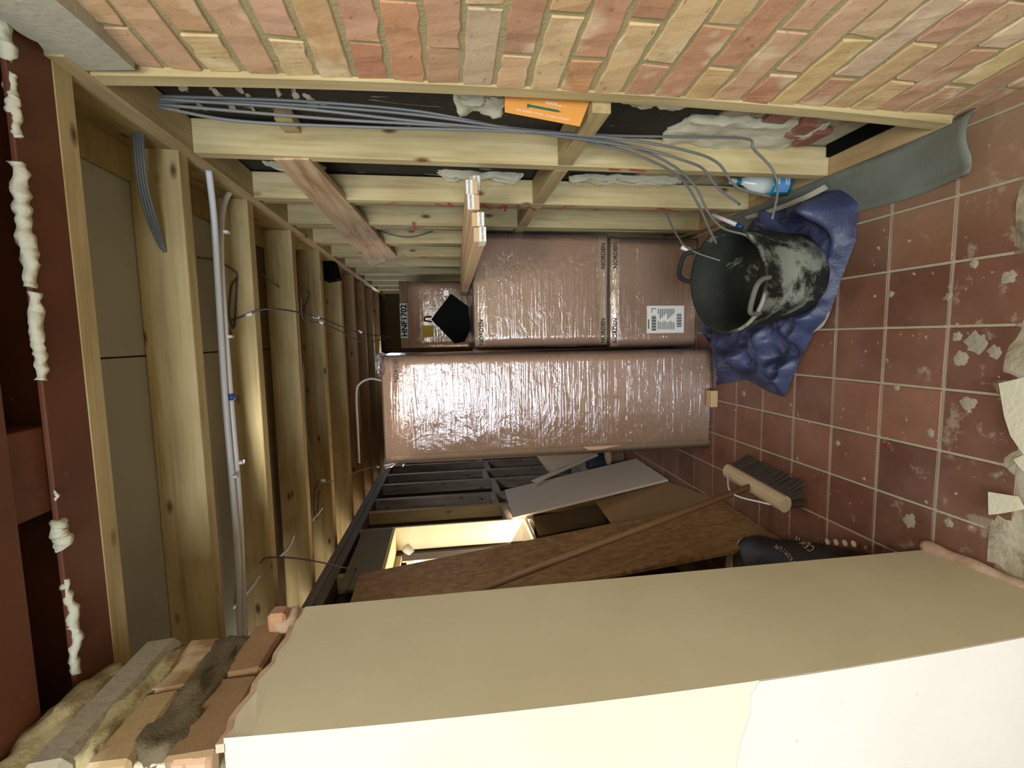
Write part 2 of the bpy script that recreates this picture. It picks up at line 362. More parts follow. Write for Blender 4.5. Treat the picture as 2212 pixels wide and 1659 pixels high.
def text(name, body, size, o, xdir, updir, mat, parent, ext=.0004, align='CENTER', bold=0):
    cu = bpy.data.curves.new(name, 'FONT'); cu.body = body; cu.size = size; cu.extrude = ext; cu.offset = bold; cu.align_x = align; cu.align_y = 'CENTER'; cu.resolution_u = 3
    cu.materials.append(mat); tmp = bpy.data.objects.new('tmp_text', cu); me_ = bpy.data.meshes.new_from_object(tmp); bpy.data.objects.remove(tmp); bpy.data.curves.remove(cu)
    if not me_.materials: me_.materials.append(mat)
    ob = bpy.data.objects.new(name, me_)
    x = Vector(xdir).normalized(); y = Vector(updir); y = (y - x * y.dot(x)).normalized(); z = x.cross(y)
    Mw = Matrix((x, y, z)).transposed().to_4x4(); Mw.translation = Vector(o); return _fin(ob, parent, Mw)
def struct(o, label=None): o['kind'] = 'structure'; return tag(o, label)

# ================================================================== SETTING
# ---- floor: grout bed with every tile of its own
floor = struct(box('floor', (-3.4, -2.7, -.12), (1.3, 7.0, -.0035), M['grout'], bev=0), 'dusty red brown quarry tile floor with pale grout')
tv = []
for k in range(4):
    me = bpy.data.meshes.new('tile'); bm = bm_box((-.5, -.5, -.5), (.5, .5, .5), 0)
    for v in bm.verts: v.co = Vector((v.co.x * .1575, v.co.y * .169, v.co.z * .012))
    bmesh.ops.bevel(bm, geom=bm.edges[:], offset=.0018, segments=1, affect='EDGES'); bm.normal_update(); bm.to_mesh(me); bm.free(); me.materials.append(M['tile']); tv.append(me)
for j in range(0, 17):
    y = 1.055 + .1767 * j - .088 + .0  # tile rows run away from the doorway
    for i in range(-9, 4):
        x = .0115 + .1645 * (i + .5)
        if x > .62 or (x < -.68 and y < .95): continue
        c = random.uniform(.85, 1.15); base_c = random.choice([lin((116, 78, 60)), lin((108, 72, 55)), lin((122, 84, 66)), lin((100, 64, 50))])
        Mw = Matrix.Translation((x, y + .0, -.006 + random.uniform(-.0006, .0006))) @ Matrix.Rotation(random.uniform(-.004, .004), 4, 'Z')
        mesh_obj('tile', random.choice(tv), M['tile'], floor, Mw, color=tuple(q * c for q in base_c))
# rough screed in front of the tiles
def grid_bm(x0, x1, y0, y1, nx, ny, fz):
    bm = bmesh.new(); g = [[bm.verts.new((x0 + (x1 - x0) * i / nx, y0 + (y1 - y0) * j / ny, fz(x0 + (x1 - x0) * i / nx, y0 + (y1 - y0) * j / ny))) for i in range(nx + 1)] for j in range(ny + 1)]
    for j in range(ny):
        for i in range(nx): bm.faces.new((g[j][i], g[j][i + 1], g[j + 1][i + 1], g[j + 1][i]))
    return bm
def fz(x, y):
    p = Vector((x * 9, y * 9, 0)); e = max(0, (y - .86) / .07)
    return .004 + noise.noise(p) * .012 + noise.noise(p * 3) * .005 - .008 * e
mesh_obj('screed', grid_bm(-3.3, 1.25, -2.6, .925, 160, 120, fz), M['screed'], floor, smooth=True)
for k, (pts, h) in enumerate([
    ([(2160, 828), (2215, 815), (2215, 985), (2185, 940), (2172, 900)], .014),
    ([(2137, 1062), (2200, 1072), (2215, 1100), (2160, 1110), (2138, 1112)], .014),
    ([(2192, 992), (2215, 982), (2215, 1018), (2205, 1010)], .016)]):
    poly_prism('plaster_scrap', [at(x, y, Z=h) for x, y in pts], (0, 0, .004), M['white_mortar'], floor)
# cement splats on the tiles
for (px, py, r) in [(2105, 570, .012), (1925, 635, .010), (1810, 957, .010), (2012, 935, .014), (1938, 838, .012), (2110, 740, .03), (2150, 760, .018), (2075, 775, .02), (1607, 850, .016), (2180, 600, .018), (1890, 640, .007), (2050, 640, .012), (2068, 728, .014), (2090, 870, .02), (1965, 1125, .022), (2050, 1130, .014), (2010, 1230, .02), (1915, 962, .011)]:
    c = at(px, py, Z=.0); bm = bmesh.new(); n = 30; ph = random.uniform(0, 9); r *= .85
    ring = [bm.verts.new(c + Vector((math.cos(a) * r * (1 + .55 * noise.noise(Vector((math.cos(a) * 1.7 + ph, math.sin(a) * 1.7, 0)))), math.sin(a) * r * (1 + .55 * noise.noise(Vector((math.cos(a) * 1.7, math.sin(a) * 1.7 + ph, 3)))), 0))) for a in [2 * math.pi * k / n for k in range(n)]]
    top = bm.verts.new(c + Vector((0, 0, .0018)))
    for k in range(n): bm.faces.new((ring[k], ring[(k + 1) % n], top))
    mesh_obj('rust_stain' if (px, py) == (1915, 962) else 'cement_splat', bm, m_plain('rust', lin((120, 40, 14)), .6) if (px, py) == (1915, 962) else M['grey_mortar'], floor)

# ---- right stud wall
X0 = .511
wr = struct(box('wall_right', (X0 + .095, 1.05, 0), (X0 + .30, 6.2, 2.12), M['membrane'], bev=0), 'stud partition of pale sawn pine against black painted masonry')
timber('bottom_plate', (X0 + .045, 1.05, .02), (X0 + .045, 6.0, .02), .09, .045, parent=wr, color=(.80, .68, .60))
box('membrane_edge', (X0 + .055, 1.10, .0455), (X0 + .094, 1.42, .058), M['black'], wr, bev=0)
timber('top_plate', (X0 + .045, .99, 1.975), (X0 + .045, 6.0, 1.975), .09, .045, parent=wr, color=(.88, .82, .78))
studY = [1.07, 1.445, 1.85, 2.225, 2.62, 3.02, 3.42, 3.82, 4.22, 4.62, 5.02, 5.42]
for k, y in enumerate(studY):
    hole = 0
    o = timber('stud', (X0 + .045, y, .043), (X0 + .045, y, 1.952), .04, .0891 if k == 0 else .089, parent=wr, up=(1, 0, 0), color=(1.02, 1, .95) if k < 3 else (.92, .9, .86))
    if k == 0:  # this one is bowed
        bm = bmesh.new(); bm.from_mesh(o.data); bmesh.ops.subdivide_edges(bm, edges=[e for e in bm.edges if e.calc_length() > 1], cuts=16)
        for v in bm.verts: t = v.co.x / .955; v.co.z += .017 * (1 - t * t) ; v.co.y += .012 * (1 - t * t)
        bm.to_mesh(o.data); bm.free()
# doubled studs seen further in
for y in (1.93, 2.34, 2.74, 3.15, 3.55, 3.95): timber('stud', (X0 + .05, y, .043), (X0 + .05, y, 1.952), .04, .075, parent=wr, up=(1, 0, 0), color=(.8, .76, .66))
for a, b, z in [(0, 1, .925), (1, 2, .925), (2, 3, .925), (3, 4, .925)]:
    timber('noggin', (X0 + .045, studY[a] + .021, z), (X0 + .045, studY[b] - .021, z), .089, .045, parent=wr, color=(.95, .9, .8))
box('timber_block', at(590, 232, X=X0 + .09), at(652, 268, X=X0 + .09) + Vector((-.03, 0, 0)), M['timber'], wr, color=(.9, .85, .78))
# long stained plank nailed aslant across the studs
q = [at(590, 345, X=X0 - .004), at(800, 575, X=X0 - .004), at(858, 555, X=X0 - .004), at(668, 345, X=X0 - .004)]
slab('brace_plank', q, .02, M['stained'], wr, flip=True, color=(1, 1, 1))
# bricks and rubble behind the first bay
for (px, py, c) in [(1735, 285, (150, 100, 84)), (1760, 300, (140, 90, 74)), (1700, 250, (150, 110, 96))]:
    p = at(px, py, X=X0 + .07); box('brick', p - Vector((.0, .04, .03)), p + Vector((.024, .06, .03)), M['brick'], wr, bev=.006, color=lin(c), jit=.004)
for k, (a, b, c, d) in enumerate([(980, 205, 1085, 240), (1340, 215, 1490, 232), (1480, 250, 1700, 330), (560, 353, 700, 362), (940, 372, 1130, 385), (1230, 380, 1470, 396)]):
    p = at(a, b, X=X0 + .085); q = at(c, d, X=X0 + .085)
    lump('mortar_snot', (p.x - .012, min(p.y, q.y), min(p.z, q.z)), (p.x + .02, max(p.y, q.y), max(p.z, q.z)), M['white_mortar'], wr, 12, .016, 22, k)
for (x, y) in [(396, 191), (453, 192), (516, 194), (640, 207), (476, 211), (430, 230), (543, 219), (500, 236), (551, 240), (672, 221), (600, 196), (700, 232)]:
    p = at(x, y, X=X0 + .090); dy, dz = random.uniform(.012, .03), random.uniform(.008, .02)
    lump('mortar_snot', (p.x, p.y - dy, p.z - dz * .5), (p.x + .012, p.y + dy, p.z + dz * .5), M['white_mortar'], wr, 4, .010, 40, x)
# red cross marks on the narrow edges of the studs
def mark(py_y, pts):
    for (a, b, c, d) in pts:
        p, q_ = at(a, b, X=X0 - .0015), at(c, d, X=X0 - .0015); e = (q_ - p).normalized(); s = Vector((0, -e.z, e.y)) * .0058
        bm = bmesh.new(); vs = [bm.verts.new(v) for v in (p - s, q_ - s * .6, q_ + s * .6, p + s)]
        bm.faces.new(vs); mesh_obj('paint_mark', bm, M['red'], wr)
mark(0, [(1042, 440, 1060, 453), (1078, 452, 1090, 443), (1118, 443, 1122, 454), (1146, 448, 1158, 456), (1208, 454, 1224, 445), (830, 444, 856, 438), (940, 441, 975, 448), (968, 439, 978, 447),
         (1400, 457, 1450, 453), (1420, 450, 1470, 459), (1500, 458, 1550, 454), (1315, 366, 1340, 368), (1360, 367, 1395, 371), (1090, 457, 1096, 444), (836, 545, 858, 547), (838, 551, 858, 553), (838, 557, 857, 559), (870, 592, 890, 594), (815, 492, 850, 493), (893, 480, 895, 500), (880, 493, 915, 491)])
# ---- brick wall beside the doorway (courses run towards the camera, slightly splayed)
NB = Vector((-1, -.086, 0)).normalized(); DB = Vector((.086, -1, 0)).normalized(); PB = Vector((.529, 1.05, 0))
wb = empty('wall_front_right', PB, 'bare wall of pink, orange and yellow clay bricks in sandy mortar', kind='structure')
def bq(s, z, n=0): return PB + DB * s + NB * n + Vector((0, 0, z))
Mb = Matrix((DB, -NB, Vector((0, 0, 1)))).transposed().to_4x4()
def wallblock(name, s0, s1, z0, z1, n0, n1, mat, bev=.0, jit=0, color=None):
    Mw = Mb.copy(); Mw.translation = bq((s0 + s1) / 2, (z0 + z1) / 2, 0)
    bm = bm_box((-(s1 - s0) / 2, -n1, -(z1 - z0) / 2), ((s1 - s0) / 2, -n0, (z1 - z0) / 2), 0, 1, jit)
    if bev:
        ed = [e for e in bm.edges if abs(e.verts[0].co.x - e.verts[1].co.x) > .03 and e.verts[0].co.y < -.0]
        bmesh.ops.bevel(bm, geom=[e for e in bm.edges if min(v.co.y for v in e.verts) < .0], offset=.0018, segments=1, affect='EDGES')
        bmesh.ops.subdivide_edges(bm, edges=[e for e in bm.edges if e.calc_length() > .08 and abs(e.verts[0].co.x - e.verts[1].co.x) > .05], cuts=7)
        for v in bm.verts:
            if v.co.y < .01:
                q_ = v.co + Vector((s0 * 7, 0, z0 * 13)); v.co += Vector((noise.noise(q_ * 30) * .0035, noise.noise(q_ * 25 + Vector((9, 0, 0))) * .003, noise.noise(q_ * 38 + Vector((0, 5, 0))) * .0055))
    return mesh_obj(name, bm, mat, wb, Mw, color=color)
wallblock('mortar_bed', 0, 1.9, 0, 1.86, -.22, -.0021, M['mortar'])
BC = {0: ((196, 150, 118), (190, 150, 104)), 1: ((196, 150, 112), (186, 140, 104)), 2: ((206, 178, 118), (192, 140, 96)), 3: ((196, 146, 114), (200, 150, 110)), 4: ((208, 180, 126), (206, 148, 128)),
      5: ((196, 146, 92), (200, 160, 110)), 6: ((178, 92, 68), (204, 140, 118)), 7: ((196, 120, 80), (196, 120, 80)), 8: ((176, 126, 98), (188, 132, 104)), 9: ((190, 166, 142), (196, 150, 100)),
      10: ((206, 162, 116), (166, 104, 88)), 11: ((214, 180, 130), (192, 146, 96)), 12: ((190, 120, 64), (190, 122, 94)), 13: ((214, 178, 120), (160, 92, 72)), 14: ((184, 120, 94), (212, 178, 120)),
      15: ((186, 118, 86), (206, 170, 112)), 16: ((204, 164, 100), (192, 122, 92)), 17: ((206, 156, 122), (200, 146, 118)), 18: ((184, 104, 80), (204, 158, 128)), 19: ((216, 184, 108), (200, 170, 130)),
      20: ((190, 128, 102), (196, 168, 148)), 21: ((200, 164, 108), (190, 130, 116)), 22: ((206, 172, 120), (190, 150, 120)), 23: ((186, 128, 100), (196, 160, 140)), 24: ((190, 140, 110), (206, 182, 116)), 25: ((160, 112, 90), (180, 140, 120)), 26: ((150, 108, 86), (170, 130, 110))}
for k in range(27):
    z1 = 1.879 - .0705 * k; z0 = z1 - .0595
    if z0 < .0: z0 = .003
    js = [.002] + ([.112] if k % 2 == 0 else []) + [(.112 if k % 2 == 0 else .006) + .2125 * i for i in range(1, 9)]
    js = sorted(set(js))
    for i, (a, b) in enumerate(zip(js, js[1:])):
        j0 = random.uniform(-.004, .004); pr = random.uniform(.0004, .0022)
        cols = BC.get(k, ((190, 140, 110),) * 2); col = cols[i] if i < 2 else random.choice(random.choice(list(BC.values())))
        wallblock('brick', a + .0055, b - .0055 + j0, z0 + random.uniform(-.001, .001), z1 + random.uniform(-.0015, .0015), -.09, pr, M['brick'], .0055, .0016, mute(col))
Mw = Mb.copy()
def wlump(name, s0, s1, z0, z1, n0, n1, mat, cuts, amp, sc, seed=0):
    bm = bmesh.new(); bmesh.ops.create_cube(bm, size=1); bmesh.ops.subdivide_edges(bm, edges=bm.edges[:], cuts=cuts, use_grid_fill=True)
    for v in bm.verts:
        p = Vector((s0 + (v.co.x + .5) * (s1 - s0), -(n0 + (v.co.y + .5) * (n1 - n0)), z0 + (v.co.z + .5) * (z1 - z0)))
        p += noise.noise_vector(p * sc + Vector((seed, 0, 0))) * amp
        if v.co.z < -.49 and z0 > 1.8: p.z = z0
        v.co = p
    Mw = Mb.copy(); Mw.translation = PB.copy(); return mesh_obj(name, bm, mat, wb, Mw, smooth=True)
wlump('cement_pad', -.03, .75, 1.884, 2.30, -.10, .002, M['grey_mortar'], 14, .010, 9)
pp = [at(x, y, X=.514) for x, y in [(-40, 30), (0, 52), (22, 58), (40, 70), (60, 82), (82, 92), (97, 112), (118, 132), (140, 145), (165, 153), (230, 152), (292, 151), (205, 72), (120, 0), (60, -40), (-40, -60)]]
for v in pp: v.y = min(v.y, 1.047)
poly_prism('cement_pad', pp, (.05, .0, .0), M['pad'], wb)
# ---- left pier: plaster reveal, bright front face, broken top with bricks
XL, YF, YK = -.592, .70, 1.057
wl = empty('wall_front_left', (XL, YF, 0), 'cream plastered wall end beside the opening, torn off at its top', kind='structure')
box('masonry_core', (-2.9, YF, 0), (-.86, YK, 2.35), M['cream'], wl, bev=0)
def ragged(name, pts, ext, mat): return poly_prism(name, pts, ext, mat, wl)
zt = [1.642, 1.639, 1.645, 1.640, 1.634, 1.640, 1.633, 1.626, 1.632, 1.626, 1.621, 1.627, 1.630, 1.624, 1.626]
top = [(YF + (YK - YF) * i / 14, z) for i, z in enumerate(zt)]
def xf(z): return -.570 - .1045 * z * (1 - z / 1.87) * .72 if z < 1.7 else XL
bm = bmesh.new(); zs = [1.6 * i / 16 for i in range(17)]; cols = []
for z in zs: cols.append([bm.verts.new(v) for v in ((-.86, YF, z), (xf(z), YF, z), (XL, YK, z), (-.86, YK, z))])
tp = [bm.verts.new((xf(1.64) if i == 0 else XL, y, z)) for i, (y, z) in enumerate(top)]; bl_, bk_ = bm.verts.new((-.86, YF, 1.642)), bm.verts.new((-.86, YK, 1.626))
for a, b in zip(cols, cols[1:]):
    for k in range(3): bm.faces.new((a[k], a[k + 1], b[k + 1], b[k]))
c_ = cols[-1]; bm.faces.new([c_[0], c_[1], tp[0], bl_]); bm.faces.new([c_[1], c_[2]] + tp[::-1]); bm.faces.new([c_[2], c_[3], bk_, tp[-1]]); bm.faces.new(tp + [bk_, bl_])
bmesh.ops.triangulate(bm, faces=[f for f in bm.faces if len(f.verts) > 4]); bmesh.ops.recalc_face_normals(bm, faces=bm.faces[:]); bm.normal_update()
for f_ in bm.faces: f_.smooth = f_.normal.x > .9
bmesh.ops.split_edges(bm, edges=[e for e in bm.edges if len(e.link_faces) == 2 and e.calc_face_angle() > .5])
mesh_obj('plastered_core', bm, M['cream'], wl)
ragged('torn_edge', [Vector((XL - .002, y, z - .001)) for y, z in top] + [Vector((XL - .002, y, z + .012 + .010 * noise.noise(Vector((y * 40, 0, 0))))) for y, z in reversed(top)], (-.014, 0, 0), M['plaster_edge'])
# front face: paint above, bare plaster patch below
edge = [at(1640, 1466, Y=YF), at(1622, 1500, Y=YF), at(1620, 1540, Y=YF), at(1600, 1600, Y=YF), at(1588, 1660, Y=YF)]
ragged('bare_plaster', [Vector((xf(edge[0].z * i / 8) - .0005, YF - .002, edge[0].z * i / 8)) for i in range(9)] + [Vector((e.x, YF - .002, e.z)) for e in edge[1:]] + [Vector((-2.9, YF - .002, edge[-1].z + .05)), Vector((-2.9, YF - .002, 0))], (0, .004, 0), M['skim'])
# rough masonry above the plaster
lump('rubble_core', (-.90, YF + .02, 1.62), (-.628, YK - .03, 1.96), M['grey_mortar'], wl, 14, .014, 18)
def pb(y0, y1, z0, z1, col, x1=-.612, d=.10, x0=None):
    return box('brick', (x1 - d, y0, z0), (x1, y1, z1), M['brick'], wl, bev=.006, color=mute(col, .7, .85), jit=.004)
pb(.702, .868, 1.655, 1.725, (132, 96, 58), -.606); pb(.880, 1.03, 1.657, 1.722, (146, 100, 64), -.608)
pb(.702, .845, 1.772, 1.836, (176, 148, 92), -.606); pb(.86, 1.0, 1.770, 1.838, (140, 100, 58), -.609)
lump('mortar_joint', (-.72, .704, 1.712), (-.600, 1.015, 1.784), M['rubble'], wl, 12, .014, 26, 3)
lump('mortar_joint', (-.72, .704, 1.826), (-.600, 1.0, 1.868), M['mortar'], wl, 12, .012, 26, 5)
box('padstone', (-.90, .702, 1.855), (-.600, 1.01, 1.925), M['grey_mortar'], wl, bev=.014, jit=.006)
lump('mortar_joint', (-.90, .70, 1.912), (-.60, .97, 1.985), M['mortar'], wl, 14, .014, 20, 8)
box('brick', (-.66, 1.0, 1.648), (-.575, 1.05, 1.69), M['brick'], wl, bev=.006, color=lin((190, 150, 116)), jit=.006)
lump('plaster_lump', (-.612, .99, 1.632), (-.585, 1.06, 1.672), M['plaster_edge'], wl, 3, .008, 40)
for (x0, x1, z0, z1, c) in [(-.70, -.612, 1.662, 1.72, (206, 150, 122)), (-.80, -.71, 1.73, 1.79, (196, 178, 130)), (-.74, -.615, 1.772, 1.825, (214, 184, 122)), (-.86, -.75, 1.80, 1.85, (150, 110, 90))]:
    box('brick', (x0, YF - .006, z0), (x1, YF + .06, z1), M['brick'], wl, bev=.006, color=mute(c, .7), jit=.004)
lump('mortar_joint', (-.86, YF - .002, 1.64), (-.62, YF + .05, 1.90), M['white_mortar'], wl, 7, .010, 22, 2)
bl = box('baseboard_left', at(1998, 1190, X=XL + .001), (XL + .022, .40, .0), M['plaster_edge'], None, bev=0)
bpy.data.objects.remove(bl)
bl = struct(mesh_obj('baseboard_left', bm_tube([(XL + .008, 1.065, .012), (XL + .009, .95, .013), (XL + .008, .8, .014), (XL + .009, .68, .014)], .016, 10, radii=lambda t: .0165 + .002 * math.sin(t * 23)), M['plaster_edge'], smooth=True), 'lumpy pale plaster strip along the foot of the pier')
# ---- twin steel beams over the opening
def ibeam(yc, fw, z0, hgt, x0, x1, label):
    e = empty('steel_beam', (0, yc, z0), label, 'beam', 'twin red oxide steel beams over the opening')
    t = .009
    box('bottom_flange', (x0, yc - fw / 2, z0), (x1, yc + fw / 2, z0 + t), M['steel'], e, bev=.002)
    box('web', (x0, yc - .004, z0 + t), (x1, yc + .004, z0 + hgt - t), M['steel'], e, bev=0)
    box('top_flange', (x0, yc - fw / 2, z0 + hgt - t), (x1, yc + fw / 2, z0 + hgt), M['steel'], e, bev=.002)
    return e
b1 = ibeam(.958, .098, 1.984, .15, -.95, .66, 'red oxide painted steel beam nearest the timber joists, pale mortar along its edge')
b2 = ibeam(.772, .125, 1.984, .15, -.95, .66, 'red oxide painted steel beam on the near side of the pair')
for k, (x0, x1, y, wd) in enumerate([(.46, .60, .912, .022), (.34, .44, .914, .016), (.10, .30, .910, .022), (-.06, .09, .911, .020), (-.36, -.31, .912, .026), (-.60, -.42, .914, .016), (-.27, -.255, .912, .006)]):
    L = x1 - x0; pts = [(x0 + L * i / 6,  y + random.uniform(-.003, .003), 1.985 + random.uniform(-.004, .002)) for i in range(7)]
    ph = random.uniform(0, 50)
    mb_ = tube('mortar_bead', pts, wd / 2, M['white_mortar'], b1, 7, radii=lambda t, ph=ph, wd=wd: wd * (.36 + .30 * abs(noise.noise(Vector((t * 9 + ph, ph, 0)))) + .1 * math.sin(t * 3.14)))
    for v in mb_.data.vertices: q_ = v.co + Vector((x0 * 9, 0, 0)); v.co += noise.noise_vector(q_ * 90) * .0045 + noise.noise_vector(q_ * 40) * .004; v.co.z *= 1
box('spacer_plate', (-.29, .78, 1.995), (-.14, .95, 2.12), M['steel'], b1)
struct(box('beam_casing', (-2.95, .58, 2.14), (.9, 1.0, 2.42), M['dark'], bev=0)).name = 'ceiling_front'
# ---- ceiling: board, joists, blocking
ce = struct(box('ceiling', (-3.3, 1.0, 2.125), (.80, 6.3, 2.15), M['darkbrick'], bev=0), 'open joist ceiling with grey green boards above the timbers')
for (x0, x1) in [(-.03, .56), (-1.22, -.034)]:
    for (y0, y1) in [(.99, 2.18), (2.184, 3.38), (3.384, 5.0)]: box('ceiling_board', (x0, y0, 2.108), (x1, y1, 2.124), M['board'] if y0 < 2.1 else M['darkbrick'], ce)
JY = [(1.005, 1.053), (1.413, 1.461), (1.856, 1.908), (2.345, 2.40), (2.84, 2.90), (3.37, 3.43), (3.86, 3.91), (4.33, 4.38), (4.80, 4.85), (5.30, 5.35)]
for k, (a, b) in enumerate(JY):
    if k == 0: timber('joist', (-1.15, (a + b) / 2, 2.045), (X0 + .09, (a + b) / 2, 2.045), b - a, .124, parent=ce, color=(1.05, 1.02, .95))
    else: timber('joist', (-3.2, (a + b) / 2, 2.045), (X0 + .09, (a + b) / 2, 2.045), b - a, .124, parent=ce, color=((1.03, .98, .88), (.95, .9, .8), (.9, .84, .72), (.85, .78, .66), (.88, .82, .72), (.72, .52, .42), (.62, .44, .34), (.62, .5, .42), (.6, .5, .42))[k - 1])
for k in range(len(JY) - 2):
    timber('blocking', (X0 + .02, JY[k][1] + .002, 2.052), (X0 + .02, JY[k + 1][0] - .002, 2.052), .04, .11, parent=ce, color=(.6, .54, .4))
for (a, b) in zip(JY[:3], JY[1:4]): box('ply_strip', (.425, a[1] + .004, 2.096), (.60, b[0] - .004, 2.106), M['timber'], ce, color=(.62, .54, .38))
# ---- left stud wall with the lit hatch
def lx(y): return -1.10 - .047 * y
ws = empty('wall_left', (lx(3), 3, 0), 'far stud wall of dusty timbers with a brightly lit hatch', kind='structure')
Y0, Y1 = 1.06, 5.9
timber('top_plate', (lx(Y0) - .045, Y0, 1.955), (lx(Y1) - .045, Y1, 1.955), .09, .045, M['dusty_timber'], ws, color=(.62, .56, .5))
timber('top_plate', (lx(Y0) - .045, Y0, 1.908), (lx(Y1) - .045, Y1, 1.908), .09, .045, M['dusty_timber'], ws, color=(.55, .5, .45))
timber('bottom_plate', (lx(Y0) - .045, Y0, .022), (lx(Y1) - .045, Y1, .022), .09, .045, M['dusty_timber'], ws)
SY = [1.30, 1.70, 2.10, 2.44, 3.10, 3.48, 3.80, 4.26, 4.64, 5.05, 5.45]
for y in SY: timber('stud', (lx(y) - .045, y, .046), (lx(y) - .045, y, 1.884), .044, .09, M['dusty_timber'] if y > 3.6 else M['timber'], ws, up=(1, 0, 0), color=(1.0, 1.0, 1.05) if y > 3.6 else (.8, .74, .62))
for k, (a, b) in enumerate(zip(SY[4:], SY[5:])): timber('noggin', (lx(a) - .045, a + .024, .885 + .05 * (k % 2)), (lx(b) - .045, b - .024, .885 + .05 * (k % 2)), .09, .045, M['dusty_timber'], ws)
for k, (a, b) in enumerate(zip(SY[:3], SY[1:4])): timber('noggin', (lx(a) - .045, a + .024, 1.5), (lx(b) - .045, b - .024, 1.5), .09, .045, M['dusty_timber'], ws)
poly_prism('backing_board', [Vector((lx(3.13) - .10, 3.13, 0)), Vector((lx(Y1) - .10, Y1, 0)), Vector((lx(Y1) - .10, Y1, 1.95)), Vector((lx(3.13) - .10, 3.13, 1.95))], (-.02, 0, 0), M['dark'], ws)
poly_prism('backing_board', [Vector((lx(Y0) - .10, Y0, 0)), Vector((lx(2.42) - .10, 2.42, 0)), Vector((lx(2.42) - .10, 2.42, 1.95)), Vector((lx(Y0) - .10, Y0, 1.95))], (-.02, 0, 0), M['dark'], ws)
poly_prism('backing_board', [Vector((lx(2.42) - .10, 2.42, 0)), Vector((lx(3.13) - .10, 3.13, 0)), Vector((lx(3.13) - .10, 3.13, .76)), Vector((lx(2.42) - .10, 2.42, .76))], (-.02, 0, 0), M['dark'], ws)
poly_prism('backing_board', [Vector((lx(2.42) - .10, 2.42, 1.67)), Vector((lx(3.13) - .10, 3.13, 1.67)), Vector((lx(3.13) - .10, 3.13, 1.95)), Vector((lx(2.42) - .10, 2.42, 1.95))], (-.02, 0, 0), M['dark'], ws)
# hatch lining
hy0, hy1, hz0, hz1 = 2.46, 3.06, .80, 1.65
hx = lx(2.8)
hl = NT('pale_plywood'); M['ply'] = hl.out(hl.ramp(hl.noise(hl.world((1, 1, 1)), 6, 4), [(.3, lin((222, 212, 172))), (.7, lin((236, 228, 194)))]), .6)
box('hatch_jamb', (hx - .155, hy1, hz0 - .02), (hx + .004, hy1 + .018, hz1 + .02), M['ply'], ws)
box('hatch_jamb', (hx - .155, hy0 - .018, hz0 - .02), (hx + .004, hy0, hz1 + .02), M['ply'], ws)
box('hatch_head', (hx - .155, hy0, hz1), (hx + .004, hy1, hz1 + .018), M['ply'], ws)
box('hatch_sill', (hx - .155, hy0, hz0 - .018), (hx + .03, hy1 + .02, hz0), M['whiteboard'], ws)
box('hatch_bracket', (hx - .05, hy1 - .10, hz0 - .06), (hx + .04, hy1 - .02, hz0 - .01), M['whiteboard'], ws)
box('lintel_board', (hx + .002, 2.30, hz1 + .01), (hx + .02, 3.02, hz1 + .20), m_plain('dull_board', lin((120, 112, 90)), .8), ws)
box('outer_frame', (hx - .215, hy1 - .03, hz0 - .1), (hx - .165, hy1 + .06, hz1 + .1), m_plain('dark_frame', lin((62, 52, 44)), .7), ws)
box('outer_frame', (hx - .205, hy0, hz1 - .035), (hx - .175, hy1, hz1 + .03), m_plain('pale_frame', lin((196, 186, 150)), .7), ws)
# side room seen through hatch and over the plate
sr = struct(box('wall_far_left', (-3.4, 1.0, 0), (-3.3, 6.3, 2.12), M['room'], bev=0))
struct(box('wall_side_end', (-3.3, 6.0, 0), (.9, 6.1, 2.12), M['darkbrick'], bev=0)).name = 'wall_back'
box('window_frame_post', (hx - .25, 3.08, .75), (hx - .217, 3.15, 1.62), m_plain('cream_post', lin((206, 200, 170)), .6), ws)
box('white_panel', (hx - 1.3, 3.16, .6), (hx - .25, 3.2, 1.60), M['pvc'], ws)  # white panel put in for the bright window reveal beyond the hatch
# ---- room the picture is taken from
struct(box('wall_camera_back', (-3.0, -2.72, 0), (-1.5, -2.6, 2.4), M['room'], bev=0)).name = 'wall_rear'
struct(box('wall_rear', (-.4, -2.72, 0), (.9, -2.6, 2.4), M['room'], bev=0))
struct(box('wall_rear', (-1.5, -2.72, 0), (-.4, -2.6, .8), M['room'], bev=0))
struct(box('wall_rear', (-1.5, -2.72, 2.2), (-.4, -2.6, 2.4), M['room'], bev=0))
struct(box('wall_near_left', (-3.0, -2.6, 0), (-2.9, .7, 2.4), M['room'], bev=0))
struct(box('wall_near_right', (.70, -2.6, 0), (.8, -.75, 2.4), M['room'], bev=0))
struct(box('ceiling_near', (-3.0, -2.6, 2.36), (.9, .66, 2.42), M['room'], bev=0))

# ================================================================== THINGS
def film_shell(parent, lo, hi, g=.004, cuts=9):
    bm = bmesh.new(); bmesh.ops.create_cube(bm, size=1); bmesh.ops.subdivide_edges(bm, edges=bm.edges[:], cuts=cuts, use_grid_fill=True)
    for v in bm.verts:
        p = Vector([lo[i] - g + (v.co[i] + .5) * (hi[i] - lo[i] + 2 * g) for i in range(3)])
        n_ = noise.noise_vector(p * 14) * .0022; v.co = p + n_
    for f in list(bm.faces):
        if f.calc_center_median().z < lo[2] - g * .4: bmesh.ops.delete(bm, geom=[f], context='FACES_ONLY')
    return mesh_obj('stretch_film', bm, M['film'], parent, smooth=True)
def carton(name, lo, hi, label, cat='box', group=None, film=True, seam=None, mat='card'):
    e = empty(name, ((lo[0] + hi[0]) / 2, (lo[1] + hi[1]) / 2, lo[2]), label, cat, group)
    box('carton', lo, hi, M[mat], e, bev=.004)
    if film: film_shell(e, lo, hi)
    return e
